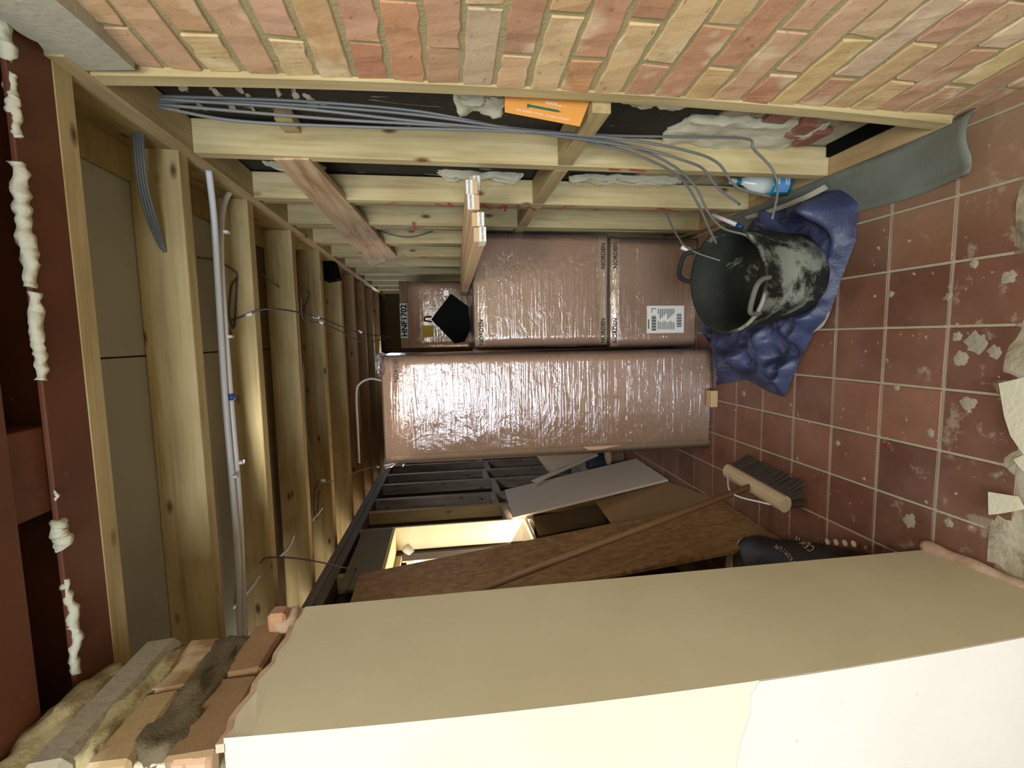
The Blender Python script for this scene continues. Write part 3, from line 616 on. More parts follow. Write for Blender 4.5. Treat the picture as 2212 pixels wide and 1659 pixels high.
# tall wrapped carton
T0, T1 = (-.553, 2.14, .005), (-.072, 2.62, 1.575)
tc = carton('tall_carton', T0, T1, 'tall cardboard carton in shiny stretch film standing nearest the left boards')
box('edge_protector', (T0[0] + .012, T0[1] - .0035, .002), (T0[0] + .03, T0[1] - .001, 1.55), M['card_pale'], tc, bev=0)
text('lettering', 'NORDEN', .028, (-.13, T0[1] - .006, 1.515), (1, 0, 0), (0, 0, 1), M['ink'], tc)
for k in range(5):
    z = 1.56; x = -.10 - .0 * k
lump('film_bunch', (-.60, 2.2, 1.50), (-.545, 2.5, 1.60), M['film'], tc, 5, .02, 20)
lump('film_bunch', (-.16, 2.12, 1.565), (-.06, 2.3, 1.60), M['film'], tc, 5, .012, 26, 7)
# gap cartons behind between
g1 = carton('flat_carton', (-.17, 2.70, .0), (-.066, 3.3, 1.10), 'plain brown carton in the narrow gap between the two wrapped stacks', film=False)
slab('address_label', [(-.12, 2.697, .93), (-.07, 2.697, .93), (-.07, 2.697, .86), (-.12, 2.697, .86)], .001, M['paper'], g1, flip=True)
# stacked pair
YB = 2.305
A0, A1 = (-.040, YB, .478), (.503, YB + .60, 1.150)
B0, B1 = (-.052, YB - .012, .006), (.485, YB + .60, .464)
bB = carton('wide_carton', B0, B1, 'wrapped carton at the bottom of the stack with a white shipping label', group='two wrapped cartons stacked behind the bucket')
bA = carton('wide_carton', A0, A1, 'wrapped carton at the top of the stack, long slim boxes on it', group='two wrapped cartons stacked behind the bucket')
def btext(par, s, x, y, z, sz=.03): text('lettering', s, sz, (x, y, z), (1, 0, 0), (0, 0, 1), M['ink'], par, bold=.0008)
for par, z in ((bA, .502), (bB, .443)):
    for x in (.03, .40): btext(par, 'NORDEN', x, YB - .0215 if par is bB else YB - .009, z)
btext(bA, 'NORDEN', .03, YB - .009, 1.118)
box('edge_tape', (A0[0] + .002, YB - .0022, .482), (A1[0] - .002, YB - .0005, .522), M['card_pale'], bA, bev=0)
box('edge_tape', (A0[0] + .002, YB - .0022, 1.10), (A1[0] - .002, YB - .0005, 1.148), M['card_pale'], bA, bev=0)
box('edge_tape', (B0[0] + .002, YB - .0142, .420), (B1[0] - .002, YB - .0125, .466), M['card_pale'], bB, bev=0)
# shipping label
yl = YB - .0185
l0, l1 = at(1397, 720, Y=yl), at(1478, 660, Y=yl)
lb = slab('shipping_label', [(l0.x, yl, l0.z), (l1.x, yl, l0.z), (l1.x, yl, l1.z), (l0.x, yl, l1.z)], .001, M['paper'], bB, flip=False)
def lr(u0, u1, v0, v1, m='ink_soft'):  # u across the image crop 0..1 (down the label), v image y 0..1
    p, q_ = at(1397 + 81 * u0, 720 - 60 * (1 - v0), Y=yl - .0022), at(1397 + 81 * u1, 720 - 60 * (1 - v1), Y=yl - .0022)
    return (min(p.x, q_.x), max(p.x, q_.x), min(p.z, q_.z), max(p.z, q_.z))
bm = bmesh.new()
def rect(bm, r, y):
    vs = [bm.verts.new(v) for v in ((r[0], y, r[2]), (r[1], y, r[2]), (r[1], y, r[3]), (r[0], y, r[3]))]; bm.faces.new(vs)
for k in range(16):
    v = .36 + k * .035; rect(bm, lr(.13, .25, v, v + .012 + .010 * (k % 3)), yl - .0022)
for k in range(15):
    v = .28 + k * .033; rect(bm, lr(.80, .93, v, v + .010 + .008 * (k % 3)), yl - .0022)
for k in range(9):
    u = .30 + k * .052; rect(bm, lr(u, u + .018, .12, .30 + .06 * ((k * 7) % 4)), yl - .0022); rect(bm, lr(u, u + .016, .55 + .03 * (k % 3), .86), yl - .0022)
rect(bm, lr(.04, .065, .5, .84), yl - .0022); rect(bm, lr(.13, .25, .10, .125), yl - .0022); rect(bm, lr(.13, .145, .10, .26), yl - .0022)
mesh_obj('barcode', bm, M['ink'], lb)
# five long slim cartons on top
ends = [(.500, .455, 1.208, 1.172, 1.50), (.468, .425, 1.222, 1.186, 1.44), (.424, .379, 1.219, 1.183, 1.43), (.376, .333, 1.207, 1.170, 1.44), (.331, .286, 1.203, 1.166, 1.43)]
desc = ['against the studs, its end set back', 'second from the studs, label on the upper half', 'in the middle of the five, label on the upper half', 'fourth from the studs, label on the lower half', 'outermost from the studs, label wrapped round its side']
cc0 = None
for k, (x1, x0, z1, z0, y0) in enumerate(ends):
    e = empty('long_slim_box', ((x0 + x1) / 2, (y0 + 2.9) / 2, z0), 'long slim cardboard box ' + desc[k], 'box', 'long slim boxes lying on the wrapped stack')
    # slightly dipping towards the back
    dz = A1[2] + .004 - z0; p0 = Vector(((x0 + x1) / 2, y0, (z0 + z1) / 2)); p1 = Vector(((x0 + x1) / 2 - .03, 2.85, (z0 + z1) / 2 + dz + .001))
    timber('carton', p0, p1, x1 - x0 - .002, z1 - z0, M['card_pale'], e, color=(1, 1, 1))
    up = k in (1, 2); za, zb = ((z0 + z1) / 2 - .002, z1) if up else (z0, (z0 + z1) / 2 + .002)
    if k == 0: za, zb = z0 + .004, z1 - .012
    slab('end_label', [(x0 + .001, y0 - .0015, za), (x1 - .001, y0 - .0015, za), (x1 - .001, y0 - .0015, zb), (x0 + .001, y0 - .0015, zb)], .001, M['paper'], e)
    if k in (0, 4): slab('side_label', [(x0 - .001, y0, za), (x0 - .001, y0 + .05, za), (x0 - .001, y0 + .05, zb), (x0 - .001, y0, zb)], .001, M['paper'], e, flip=True)
    text('lettering', 'DRAWER', .0095, ((x0 + x1) / 2, y0 - .0032, (za + zb) / 2), (1, 0, 0), (0, 0, 1), M['ink'], e)
# wrapped tall carton behind
C0, C1 = (-.055, 3.42, .0), (.402, 4.0, 1.545)
bc = carton('tall_carton', C0, C1, 'dim wrapped carton in the rear with a yellow sticker')
s0, s1 = at(912, 728, Y=3.40), at(936, 703, Y=3.40)
slab('sticker', [(s0.x, 3.412, s0.z), (s1.x, 3.412, s0.z), (s1.x, 3.412, s1.z), (s0.x, 3.412, s1.z)], .001, M['yellow'], bc, flip=True)
# black square bucket lid/tub corner resting on the stack
tb = empty('rubber_trug', at(975, 690, Y=2.95), 'black flexible trug lying on its side on the wrapped stack', 'bucket')
ctr = at(984, 690, Y=2.8)
bm = bmesh.new()
pr = [at(931, 690, Y=2.66), at(974, 634, Y=2.66), at(1012, 662, Y=2.66), at(1016, 712, Y=2.66), at(1004, 738, Y=2.66), at(982, 742, Y=2.66)]
a = [bm.verts.new(p) for p in pr]; cc = sum(pr, Vector()) / 6
b = [bm.verts.new(cc.lerp(p, .72) + Vector((0, .30, .0))) for p in pr]
bm.faces.new(b)
for k in range(6): bm.faces.new((a[k], b[k], b[(k + 1) % 6], a[(k + 1) % 6]))
bm.faces.new(a[::-1])
bmesh.ops.recalc_face_normals(bm, faces=bm.faces[:])
mesh_obj('body', bm, M['black'], tb)
hp = at(931, 690, Y=2.66)
tube('handle', [hp + Vector((.015, 0, -.005)), hp + Vector((.012, -.01, .03)), hp + Vector((-.006, -.01, .034)), hp + Vector((-.012, 0, -.004))], .0045, M['black'], tb)
tg = at(964, 634, Y=2.65); box('tag', tg - Vector((.012, .002, .012)), tg + Vector((.016, .003, .014)), M['paper'], tb, bev=0)
# lintel with plate letters
lt = empty('lintel_board', at(873, 690, Y=4.5), 'dark timber board across the back opening under the joists', 'board')
p, q_ = at(861, 600, Y=4.56), at(886, 752, Y=4.56)
box('timber', (q_.x, 4.56, q_.z), (p.x, 4.60, p.z), M['stained'], lt, color=(.6, .5, .45))
pl = empty('letter_plate', at(873, 690, Y=4.55), 'small white plate reading HNF1702 on the rear lintel', 'sign')
p, q_ = at(863, 655, Y=4.545), at(884, 730, Y=4.545)
box('plate', (q_.x, 4.545, q_.z), (p.x, 4.555, p.z), M['paper'], pl, bev=.001)
text('lettering', 'HNF1702', (p.x - q_.x) / 4.3, ((p.x + q_.x) / 2, 4.541, (p.z + q_.z) / 2), (1, 0, 0), (0, 0, 1), M['black'], pl, bold=.0016)
# hanging black lagging by the sixth joist
p = at(712, 575, Y=3.2)
bm = bmesh.new(); pr = [at(696, 540, Y=3.2), at(720, 560, Y=3.2), at(731, 602, Y=3.2), at(700, 607, Y=3.2)]
a = [bm.verts.new(v) for v in pr]; b = [bm.verts.new(v + Vector((0, .12, 0))) for v in pr]
bm.faces.new(a); bm.faces.new(b[::-1])
for k in range(4): bm.faces.new((a[k], b[k], b[(k + 1) % 4], a[(k + 1) % 4]))
bmesh.ops.recalc_face_normals(bm, faces=bm.faces[:]); bmesh.ops.bevel(bm, geom=bm.edges[:], offset=.006, segments=2, affect='EDGES')
tag(mesh_obj('black_sack', bm, M['black']), 'small black sack tucked under a ceiling joist', 'bag')

# ---- boards leaning on the left
def thing1(o, label, cat, group=None): return tag(o, label, cat, group)
q = [at(1692, 1167, Z=.004), at(1562, 1082, Z=.004), at(776, 1240, X=-1.14), Vector()]
q[3] = q[2] + (q[0] - q[1]) + Vector((.0, 0, .0)); q[2], q[3] = q[2], q[3]
thing1(slab('strand_board', [q[0], q[3], q[2], q[1]], .018, M['osb']), 'full length brown strand board leaning on the left wall beside the broom', 'board', 'boards leaning on the left wall')
q2 = [at(1560, 1081, Z=.004), at(1443, 1040, Z=.004), at(1286, 1083, X=-1.06), at(1318, 1128, X=-1.06)]
thing1(slab('chipboard_sheet', [q2[0], q2[3], q2[2], q2[1]], .016, M['chip']), 'short smooth brown chipboard sheet between the strand board and the white shelf', 'board', 'boards leaning on the left wall')
q3 = [at(1443, 1035, Z=.01), at(1375, 990, Z=.01), at(1090, 1058, X=-1.20), at(1107, 1118, X=-1.20)]
thing1(slab('white_shelf', [q3[0], q3[3], q3[2], q3[1]], .016, M['whiteboard'], flip=False), 'long off white shelf panel leaning across the other boards', 'board', 'boards leaning on the left wall')
q4 = [at(1290, 979, Y=3.5), at(1158, 984, Y=3.55), at(1183, 1018, Y=3.55), at(1195, 1022, Y=3.5)]
thing1(slab('melamine_offcut', q4, .016, M['whiteboard']), 'pale square panel half hidden behind the tall carton', 'board', 'boards leaning on the left wall')
q5 = [at(1146, 1038, Y=3.42), at(1158, 1042, Y=3.42), at(1292, 983, Y=3.42), at(1288, 978, Y=3.42)]
thing1(slab('thin_batten', q5, .02, M['whiteboard']), 'thin pale batten edge slanting behind the white shelf', 'board', 'boards leaning on the left wall')
# sheet below the hatch leaning behind
q6 = [at(1300, 1090, Y=2.95), at(1150, 1120, Y=2.95), at(1165, 1160, Y=2.8), at(1310, 1130, Y=2.8)]
thing1(slab('dusty_sheet', q6, .012, M['darkbrick']), 'dusty dark sheet below the lit hatch', 'board', 'boards leaning on the left wall')
# small things on the floor beyond
p = at(1330, 985, Z=.05)
pt = empty('paint_tub', (p.x, p.y, 0), 'small pale tub on the floor beside the foot of the tall carton', 'tub')
mesh_obj('body', bm_lathe([(.045, 0), (.052, .002), (.058, .10), (.060, .10)], (p.x, p.y, .002), 20), M['whiteboard'], pt, smooth=True)
mesh_obj('lid', bm_lathe([(.062, .0), (.063, .004), (.063, .012), (.058, .015)], (p.x, p.y, .103), 20), M['palewood'], pt, smooth=True)
p = at(1285, 995, Z=.12)
tag(lump('blue_rag', (p.x - .07, p.y - .06, .0), (p.x + .07, p.y + .08, .19), M['blue'], None, 4, .02, 14), 'crumpled blue rag on the floor behind the white shelf', 'rag')
# ---- broom
br = empty('broom', at(1620, 1050, Z=.06), 'wide wooden broom with dark bristles, handle leaning on the strand board', 'broom')
a, b = at(1572, 1017, Z=.085), at(1697, 1090, Z=.085)
bm = bm_tube([a, a.lerp(b, .5), b], .032, 12, smooth=False); c0 = (a + b) / 2
for v in bm.verts: v.co.z = .085 + (v.co.z - .085) * .75
mesh_obj('broom_head', bm, M['palewood'], br, smooth=False)
bm = bmesh.new(); ax = (b - a).normalized(); sd = Vector((ax.y, -ax.x, 0))
if sd.y > 0: sd = -sd
for i in range(56):
    for j in range(6):
        p = a.lerp(b, .02 + .96 * i / 55) + sd * ((j - 2) * .010); p.z = .078
        e = p + sd * ((j - 1) * .008 + .010) + ax * random.uniform(-.006, .006) + Vector((random.uniform(-.004, .004), random.uniform(-.004, .004), -.075))
        bm_tube([p, e + Vector((random.uniform(-.008, .008), random.uniform(-.008, .008), 0))], .0028, 3, bm, smooth=False)
o = mesh_obj('bristles', bm, M['bristle'], br); o['kind'] = 'stuff'
h0 = c0 + Vector((0, .0, .015)); h1 = at(1020, 1281, X=-.93)
tube('handle', [h0, h0.lerp(h1, .5) , h1], .0125, M['beech'], br, 10, smooth=False)
tube('brace_wire', [a.lerp(b, .14) + Vector((0, .02, .02)), h0.lerp(h1, .06) + Vector((-.004, 0, .012)), a.lerp(b, .86) + Vector((-.02, 0, .022))], .0035, M['pvc'], br, 6)
# ---- cement sack
sk = empty('cement_sack', at(1760, 1200, Z=.0), 'dark paper sack with pale lettering slumped behind the pier', 'sack')
bc_ = Vector((-.90, 1.40, .0))
def sackpt(u, v):
    # u along the sack (0 bottom .. 1 top), v round it
    L = .60; r = (.134 if u < .8 else .134 * (1 - (u - .8) * 1.0)) * (math.sin(min(1, u * 5 + .25) * math.pi / 2)); a = v * 2 * math.pi
    d = Vector((-.25, .80, .05)).normalized(); s = Vector((1, .12, 0)).normalized(); n = d.cross(s).normalized(); n = n if n.z > 0 else -n
    p = Vector((-.79, 1.13, .092)) + d * (L * u) + s * (math.cos(a) * r * 1.15) + n * (math.sin(a) * r * .62)
    return p + noise.noise_vector(p * 9) * .012
bm = bmesh.new(); rings = [[bm.verts.new(sackpt(i / 18, k / 24)) for k in range(24)] for i in range(19)]
for ra, rb in zip(rings, rings[1:]):
    for k in range(24): bm.faces.new((ra[k], ra[(k + 1) % 24], rb[(k + 1) % 24], rb[k]))
bm.faces.new(rings[0][::-1]); bm.faces.new(rings[-1]); bmesh.ops.recalc_face_normals(bm, faces=bm.faces[:])
for v in bm.verts: v.co.z = max(v.co.z, .004)
from mathutils.bvhtree import BVHTree
bm.normal_update(); SB = BVHTree.FromBMesh(bm)
def onsack(px, py):
    d = (at(px, py, Z=0) - Vector((0, 0, H))).normalized(); h_ = SB.ray_cast(Vector((0, 0, H)), d)
    if h_[0] is None: return at(px, py, Z=.1), Vector((0, 0, 1))
    n_ = h_[1] if h_[1].dot(d) < 0 else -h_[1]; return h_[0] + n_ * .003, n_
mesh_obj('sack_body', bm, M['bag'], sk, smooth=True)
def sackband(u0, u1, name, mat):
    bm = bmesh.new(); r2 = []
    for i in range(4):
        r = []
        for k in range(24):
            p = sackpt(u0 + (u1 - u0) * i / 3, k / 24); c = sum((sackpt(u0 + (u1 - u0) * i / 3, j / 8) for j in range(8)), Vector()) / 8
            q_ = c + (p - c) * 1.02; q_.z = max(q_.z, .005); r.append(bm.verts.new(q_))
        r2.append(r)
    for ra, rb in zip(r2, r2[1:]):
        for k in range(24): bm.faces.new((ra[k], ra[(k + 1) % 24], rb[(k + 1) % 24], rb[k]))
    mesh_obj(name, bm, mat, sk, smooth=True)
sackband(.90, .99, 'pale_band', M['palewood'])
def sacktext(s, px, py, z, size, d, name='lettering'):
    p = at(px, py, Z=z); text(name, s, size, p, (-d[1] * 0 + d[0], d[1], 0.0), (0, 0, 1), M['palewood'], sk)
for k in range(4):
    p, n_ = onsack(1787 + 19 * k, 1170 + 1.5 * k); bm = bmesh.new(); bmesh.ops.create_circle(bm, cap_ends=True, radius=.0095, segments=16)
    mesh_obj('printed_dot', bm, M['palewood'], sk, Matrix.Translation(p) @ n_.to_track_quat('Z', 'Y').to_matrix().to_4x4())
for t_, pts_, sz in (('CEM II', [(1754, 1186), (1746, 1179), (1738, 1174), None, (1726, 1167), (1720, 1164)], .034), ('PREMIUM', [(1716, 1214), (1711, 1208), (1706, 1202), (1701, 1196), (1695, 1190), (1688, 1186), (1680, 1182)], .022)):
    for c_, q_ in zip(t_, pts_):
        if q_ is None: continue
        p, n_ = onsack(*q_); xd = (at(1700, 1160, Z=.15) - at(1740, 1190, Z=.15)); xd -= n_ * xd.dot(n_)
        text('lettering', c_, sz, p, xd, n_.cross(xd), M['palewood'], sk)
# ---- rubber bucket on the blue cloth
bk = empty('builders_bucket', (.245, 1.56, .05), 'black rubber bucket splashed with dried plaster, cables dangling over it', 'bucket')
tilt = Matrix.Rotation(math.radians(9), 3, 'X') @ Matrix.Rotation(math.radians(-5), 3, 'Y')
c0 = Vector((.205, 1.545, .055))
prof = [(.001, .0), (.134, .0), (.142, .006), (.158, .15), (.170, .290), (.176, .292), (.176, .301), (.166, .301), (.153, .15), (.134, .014), (.001, .012)]
mesh_obj('body', bm_lathe(prof, (0, 0, 0), 48, tilt), M['bucket'], bk, Matrix.Translation(c0), smooth=True)
for sgn, nm in ((1, 'handle'), (-1, 'handle')):
    ang = math.radians(64 if sgn > 0 else -112)
    def hp(a, r, z): return c0 + tilt @ Vector((math.cos(ang + a) * r, math.sin(ang + a) * r, z))
    tube(nm, [hp(-.34, .171, .285), hp(-.31, .178, .322), hp(-.18, .183, .348), hp(.18, .183, .348), hp(.31, .178, .322), hp(.34, .171, .285)], .008, M['bucket'] if sgn > 0 else m_plain('dusty_rubber', lin((96, 98, 84)), .8), bk, 8)
mesh_obj('dried_mix', bm_lathe([(.001, .0), (.142, .0), (.13, .012), (.08, .02), (.001, .022)], (0, 0, 0), 24, tilt), m_plain('mix', lin((52, 50, 42)), .8), bk, Matrix.Translation(c0 + tilt @ Vector((0, 0, .02))), smooth=True)
# ---- blue coated cloth heap
outl = [(1628, 468), (1700, 440), (1770, 412), (1822, 404), (1850, 440), (1845, 520), (1815, 600), (1785, 690), (1755, 720), (1720, 790), (1692, 858), (1660, 848), (1610, 820), (1545, 832), (1500, 790), (1486, 755), (1500, 705), (1545, 660), (1580, 560)]
pts = [at(x, y, Z=.012) for x, y in outl]
for p in pts: p.y = min(p.y, 2.115 if p.x < -.04 else 2.27); p.x = min(p.x, .497)
cen = Vector((.20, 1.60, .05)); bm = bmesh.new(); NR = 40; n = 190
FOLDS = [(.455, 1.66, .06, .09), (.43, 1.50, .06, .10), (.40, 1.38, .055, .12), (.345, 1.30, .045, .075), (.29, 1.27, .04, .045), (-.05, 1.98, .05, .07), (-.10, 1.84, .035, .05), (-.03, 1.70, .04, .04), (.0, 1.50, .05, .03)]
def outline(t):
    f = t * len(pts); i = int(f) % len(pts); return pts[i].lerp(pts[(i + 1) % len(pts)], f - int(f))
rings = []
for r in range(NR + 1):
    ring = []; f = 1 - r / (NR + 1)
    for k in range(n):
        p = cen.lerp(outline(k / n), f); ed = min(1, (1 - f) * 7)
        rn = lambda sc, o_: 1 - abs(noise.noise(Vector((p.x * sc + o_, p.y * sc, o_)))) * 3.2
        h = .006 + ed * (.030 + .026 * rn(7, 1) + .012 * rn(17, 4) + .004 * noise.noise(p * 60))
        for (fx, fy, fw, fh) in FOLDS:
            d2 = ((p.x - fx) ** 2 + (p.y - fy) ** 2) / (fw * fw); h += min(1, ed * 1.6) * fh * math.exp(-d2)
        q_ = p.copy(); q_.z = max(.004, h)
        dd = (q_ - Vector((.205, 1.585, 0))); dd.z = 0
        if dd.length < .15: q_.z = min(q_.z, .05)
        ring.append(bm.verts.new(q_))
    rings.append(ring)
for a, b in zip(rings, rings[1:]):
    for k in range(n): bm.faces.new((a[k], a[(k + 1) % n], b[(k + 1) % n], b[k]))
bm.faces.new(rings[-1]); bmesh.ops.recalc_face_normals(bm, faces=bm.faces[:])
bt = empty('blue_dust_sheet', (.2, 1.6, 0), 'crumpled blue coated sheet spread under the black bucket', 'cloth')
mesh_obj('sheet', bm, M['blue'], bt, smooth=True)
def ribbon(name, path, wv, mat, parent, th=.002):
    bm = bmesh.new(); pa = spline(path); ra = [bm.verts.new(p) for p in pa]; rb = [bm.verts.new(p + Vector(wv)) for p in pa]
    rc = [bm.verts.new(p + Vector((0, 0, -th))) for p in pa]; rd = [bm.verts.new(p + Vector(wv) + Vector((0, 0, -th))) for p in pa]
    for i in range(len(pa) - 1):
        bm.faces.new((ra[i], ra[i + 1], rb[i + 1], rb[i])); bm.faces.new((rc[i], rd[i], rd[i + 1], rc[i + 1]))
        bm.faces.new((ra[i], rc[i], rc[i + 1], ra[i + 1])); bm.faces.new((rb[i], rb[i + 1], rd[i + 1], rd[i]))
    bmesh.ops.recalc_face_normals(bm, faces=bm.faces[:]); return mesh_obj(name, bm, mat, parent, smooth=False)
ribbon('pale_hem', [at(1614, 474, Z=.075), at(1680, 455, Z=.105), at(1740, 432, Z=.13), at(1788, 408, Z=.13)], (.012, .0, .012), M['lining'], bt)
ribbon('pale_hem', [at(1735, 716, Z=.012), at(1765, 700, Z=.012), at(1782, 668, Z=.012)], (-.012, -.02, .0), M['lining'], bt)
ribbon('pale_hem', [at(1544, 806, Z=.075), at(1570, 812, Z=.08), at(1600, 822, Z=.06)], (.0, -.012, .004), M['pvc'], bt)
tube('stick', [at(1540, 464, Z=.24), at(1592, 486, Z=.20)], .008, M['pvc'], tag(empty('paint_stick', at(1560, 475, Z=.2)), 'white stick with a blue tip behind the bucket', 'stick'), 8, smooth=False)
tube('blue_tip', [at(1592, 486, Z=.20), at(1603, 492, Z=.19)], .009, M['tape_blue'], bpy.data.objects['paint_stick'], 8, smooth=False)
# ---- cardboard foot pieces beside the tall carton
p = at(1528, 850, Z=.02)
tag(box('corner_protector', (p.x - .06, p.y - .06, .0), (p.x + .02, min(p.y + .05, 2.128), .035), M['card_pale'], None, color=(.6, .5, .4)), 'folded brown cardboard corner lying by the foot of the tall carton', 'cardboard')
# ---- membrane strip on the floor under the plate
dm = bmesh.new(); NP = 40; rr = []
for i in range(NP + 1):
    t = i / NP; y = 2.0 - t * .995; row = []
    for j in range(9):
        s = j / 8; x = X0 - .002 - s * (.10 + .05 * t); z = .052 * (1 - s) ** 2 * (1 - .5 * t) + .006 + .006 * noise.noise(Vector((x * 20, y * 8, 0)))
        if t > .8: k = (t - .8) / .2; z += .05 * k * k * s + .02 * k * math.sin(s * 5); x += .02 * k
        row.append(dm.verts.new((x, y, max(.004, z))))
    rr.append(row)
for a, b in zip(rr, rr[1:]):
    for j in range(8): dm.faces.new((a[j], a[j + 1], b[j + 1], b[j]))
ob = tag(mesh_obj('membrane_strip', dm, M['dpm'], smooth=True), 'grey blue damp proof membrane curling out from under the stud wall', 'membrane')
sm = ob.modifiers.new('s', 'SOLIDIFY'); sm.thickness = .0015
# ---- spray bottle on the plate
p = at(1662, 412, X=X0 + .03); bz = .044; bx, by = X0 + .035, 1.61
sb = empty('spray_bottle', (bx, by, bz), 'translucent squeeze bottle with teal liquid standing on the bottom plate', 'bottle')
sc_ = Matrix(((1, 0, 0), (0, .75, 0), (0, 0, 1)))
mesh_obj('liquid_body', bm_lathe([(.040, 0), (.046, .004), (.046, .075), (.045, .078)], (0, 0, 0), 24, sc_), M['teal'], sb, Matrix.Translation((bx, by, bz)), smooth=True)
mesh_obj('shoulder', bm_lathe([(.045, .0), (.044, .035), (.034, .066), (.015, .094), (.010, .108)], (0, 0, 0), 24, sc_), M['clear'], sb, Matrix.Translation((bx, by, bz + .079)), smooth=True)
mesh_obj('collar', bm_lathe([(.011, 0), (.012, .001), (.012, .012), (.010, .013)], (0, 0, 0), 16), M['teal'], sb, Matrix.Translation((bx, by, bz + .188)), smooth=True)
mesh_obj('cap', bm_lathe([(.008, 0), (.010, .002), (.011, .022), (.006, .026)], (0, 0, 0), 16), M['clear'], sb, Matrix.Translation((bx, by, bz + .202)), smooth=True)
lbm = bmesh.new()
for i in range(9):
    for j in range(1): pass
arc = [(-math.pi / 2 - 1.0 + 2.0 * i / 10) for i in range(11)]
lo_ = [lbm.verts.new((math.cos(a) * .0468, math.sin(a) * .0468 * .75, .015)) for a in arc]; hi_ = [lbm.verts.new((math.cos(a) * .0468, math.sin(a) * .0468 * .75, .07)) for a in arc]
for i in range(10): lbm.faces.new((lo_[i], lo_[i + 1], hi_[i + 1], hi_[i]))
mesh_obj('printed_label', lbm, M['skyblue'], sb, Matrix.Translation((bx, by, bz)), smooth=True)
for k, z in enumerate((.020, .030, .058)): box('label_stripe', (bx - .018, by - .0372, bz + z), (bx + .016, by - .034, bz + z + .005), M['paper'], sb, bev=0)
# ---- orange card wedged in first bay
yc = 1.16
cq = [at(1090, 196, Y=1.115), at(1090, 243, Y=1.105), at(1252, 274, Y=1.105), at(1278, 208, Y=1.115)]
oc_ = slab('screw_box_card', cq, .003, M['orange']); tag(oc_, 'orange card printed with a green screw, wedged between the first two studs', 'card')
ex = (cq[1] - cq[2]).normalized(); ey = (cq[1] - cq[0]); ey = (ey - ex * ey.dot(ex)).normalized(); nn = ex.cross(ey).normalized()
tocam = (Vector((0, 0, H)) - cq[1]).normalized()
if nn.dot(tocam) < 0: nn = -nn
def oc_at(px, py):
    d = at(px, py, Y=1.2) - Vector((0, 0, H)); t = ((cq[1] - Vector((0, 0, H))).dot(nn)) / d.dot(nn); return Vector((0, 0, H)) + d * t + nn * .0042
rd = oc_at(1150, 240) - oc_at(1200, 250)
upv = nn.cross(rd)
text('lettering', 'TIMBER SCREWS', .0105, oc_at(1213, 230), rd, upv, M['paper'], oc_)
text('lettering', 'CORROSION RESISTANT - COATED HARDENED STEEL', .0052, oc_at(1172, 250), rd, upv, M['paper'], oc_)
bm = bmesh.new(); r3 = [oc_at(1138, 226), oc_at(1146, 229), oc_at(1204, 240), oc_at(1212, 245), oc_at(1202, 245), oc_at(1144, 234), oc_at(1138, 236)]
bm.faces.new([bm.verts.new(v) for v in r3]); mesh_obj('printed_screw', bm, M['green'], oc_)
# ---- cables in the first bay, dropping to the bucket
GC = 'grey flat cables running down the first stud bay'
cabs = [
 ('grey flat cable ending in a hook low over the blue sheet', [(345, 208, 1.20), (640, 218, 1.20), (900, 240, 1.21), (1100, 276, 1.22), (1300, 292, 1.24), (1480, 296, 1.26), (1612, 300, 1.28), (1628, 322, 1.29), (1668, 365, 1.30), (1680, 410, 1.30), (1668, 474, 1.30)]),
 ('grey flat cable crossing in front of the teal bottle', [(345, 214, 1.19), (640, 234, 1.19), (900, 262, 1.20), (1120, 282, 1.21), (1340, 300, 1.22), (1480, 325, 1.24), (1550, 352, 1.27), (1592, 404, 1.30), (1665, 425, 1.31)]),
 ('grey flat cable stopping just short of the bottle neck', [(345, 220, 1.21), (560, 222, 1.21), (900, 248, 1.21), (1180, 290, 1.22), (1380, 320, 1.24), (1480, 348, 1.25), (1520, 366, 1.28), (1550, 405, 1.31), (1598, 442, 1.34)]),
 ('grey flat cable curving down into the bucket mouth', [(345, 226, 1.20), (700, 256, 1.19), (900, 268, 1.20), (1100, 280, 1.22), (1250, 300, 1.24), (1400, 345, 1.28), (1472, 388, 1.34), (1510, 445, 1.40), (1530, 490, 1.44), (1548, 526, 1.47)]),
 ('grey flat cable reaching furthest across the bucket', [(345, 232, 1.20), (520, 262, 1.19), (800, 275, 1.19), (1100, 284, 1.21), (1320, 306, 1.24), (1440, 350, 1.28), (1500, 400, 1.33), (1528, 455, 1.37), (1560, 492, 1.40), (1610, 508, 1.40), (1632, 527, 1.40)])]
for lb_, pts_ in cabs:
    tag(tube('cable', [at(x, y, Y=Y) for x, y, Y in pts_], .0036, M['cable'], None, 7), lb_, 'cable', GC)
e = empty('taped_cable', at(1480, 530, Y=1.6), 'thin cable joined with white tape hanging into the bucket', 'cable')
tube('cord', [at(1440, 460, Y=1.78), at(1452, 490, Y=1.72), at(1465, 512, Y=1.68), at(1480, 532, Y=1.64), at(1510, 548, Y=1.6), at(1556, 563, Y=1.56)], .0034, M['cable'], e, 7)
tube('tape', [at(1472, 534, Y=1.655), at(1490, 540, Y=1.64)], .0085, M['pvc'], e, 8, smooth=False)
# grey bundle up in the first joist bay
for k in range(4):
    d = k * 6
    tag(tube('cable', [at(288 + d, 255 + 3 * k, Y=1.32), at(292 + d, 330, Y=1.31), at(300 + d, 400, Y=1.33), at(318 + d, 470, Y=1.36), at(342 + d * .6, 525, Y=1.40), at(357, 545, Y=1.408)], .0036, M['cable'], None, 7),
        'grey cable in the ceiling bundle, ' + ('leftmost and flattest of the four', 'second from the beam side', 'third from the beam side', 'innermost, nearest the second joist')[k], 'cable', 'bundle of grey cables between the first two joists')
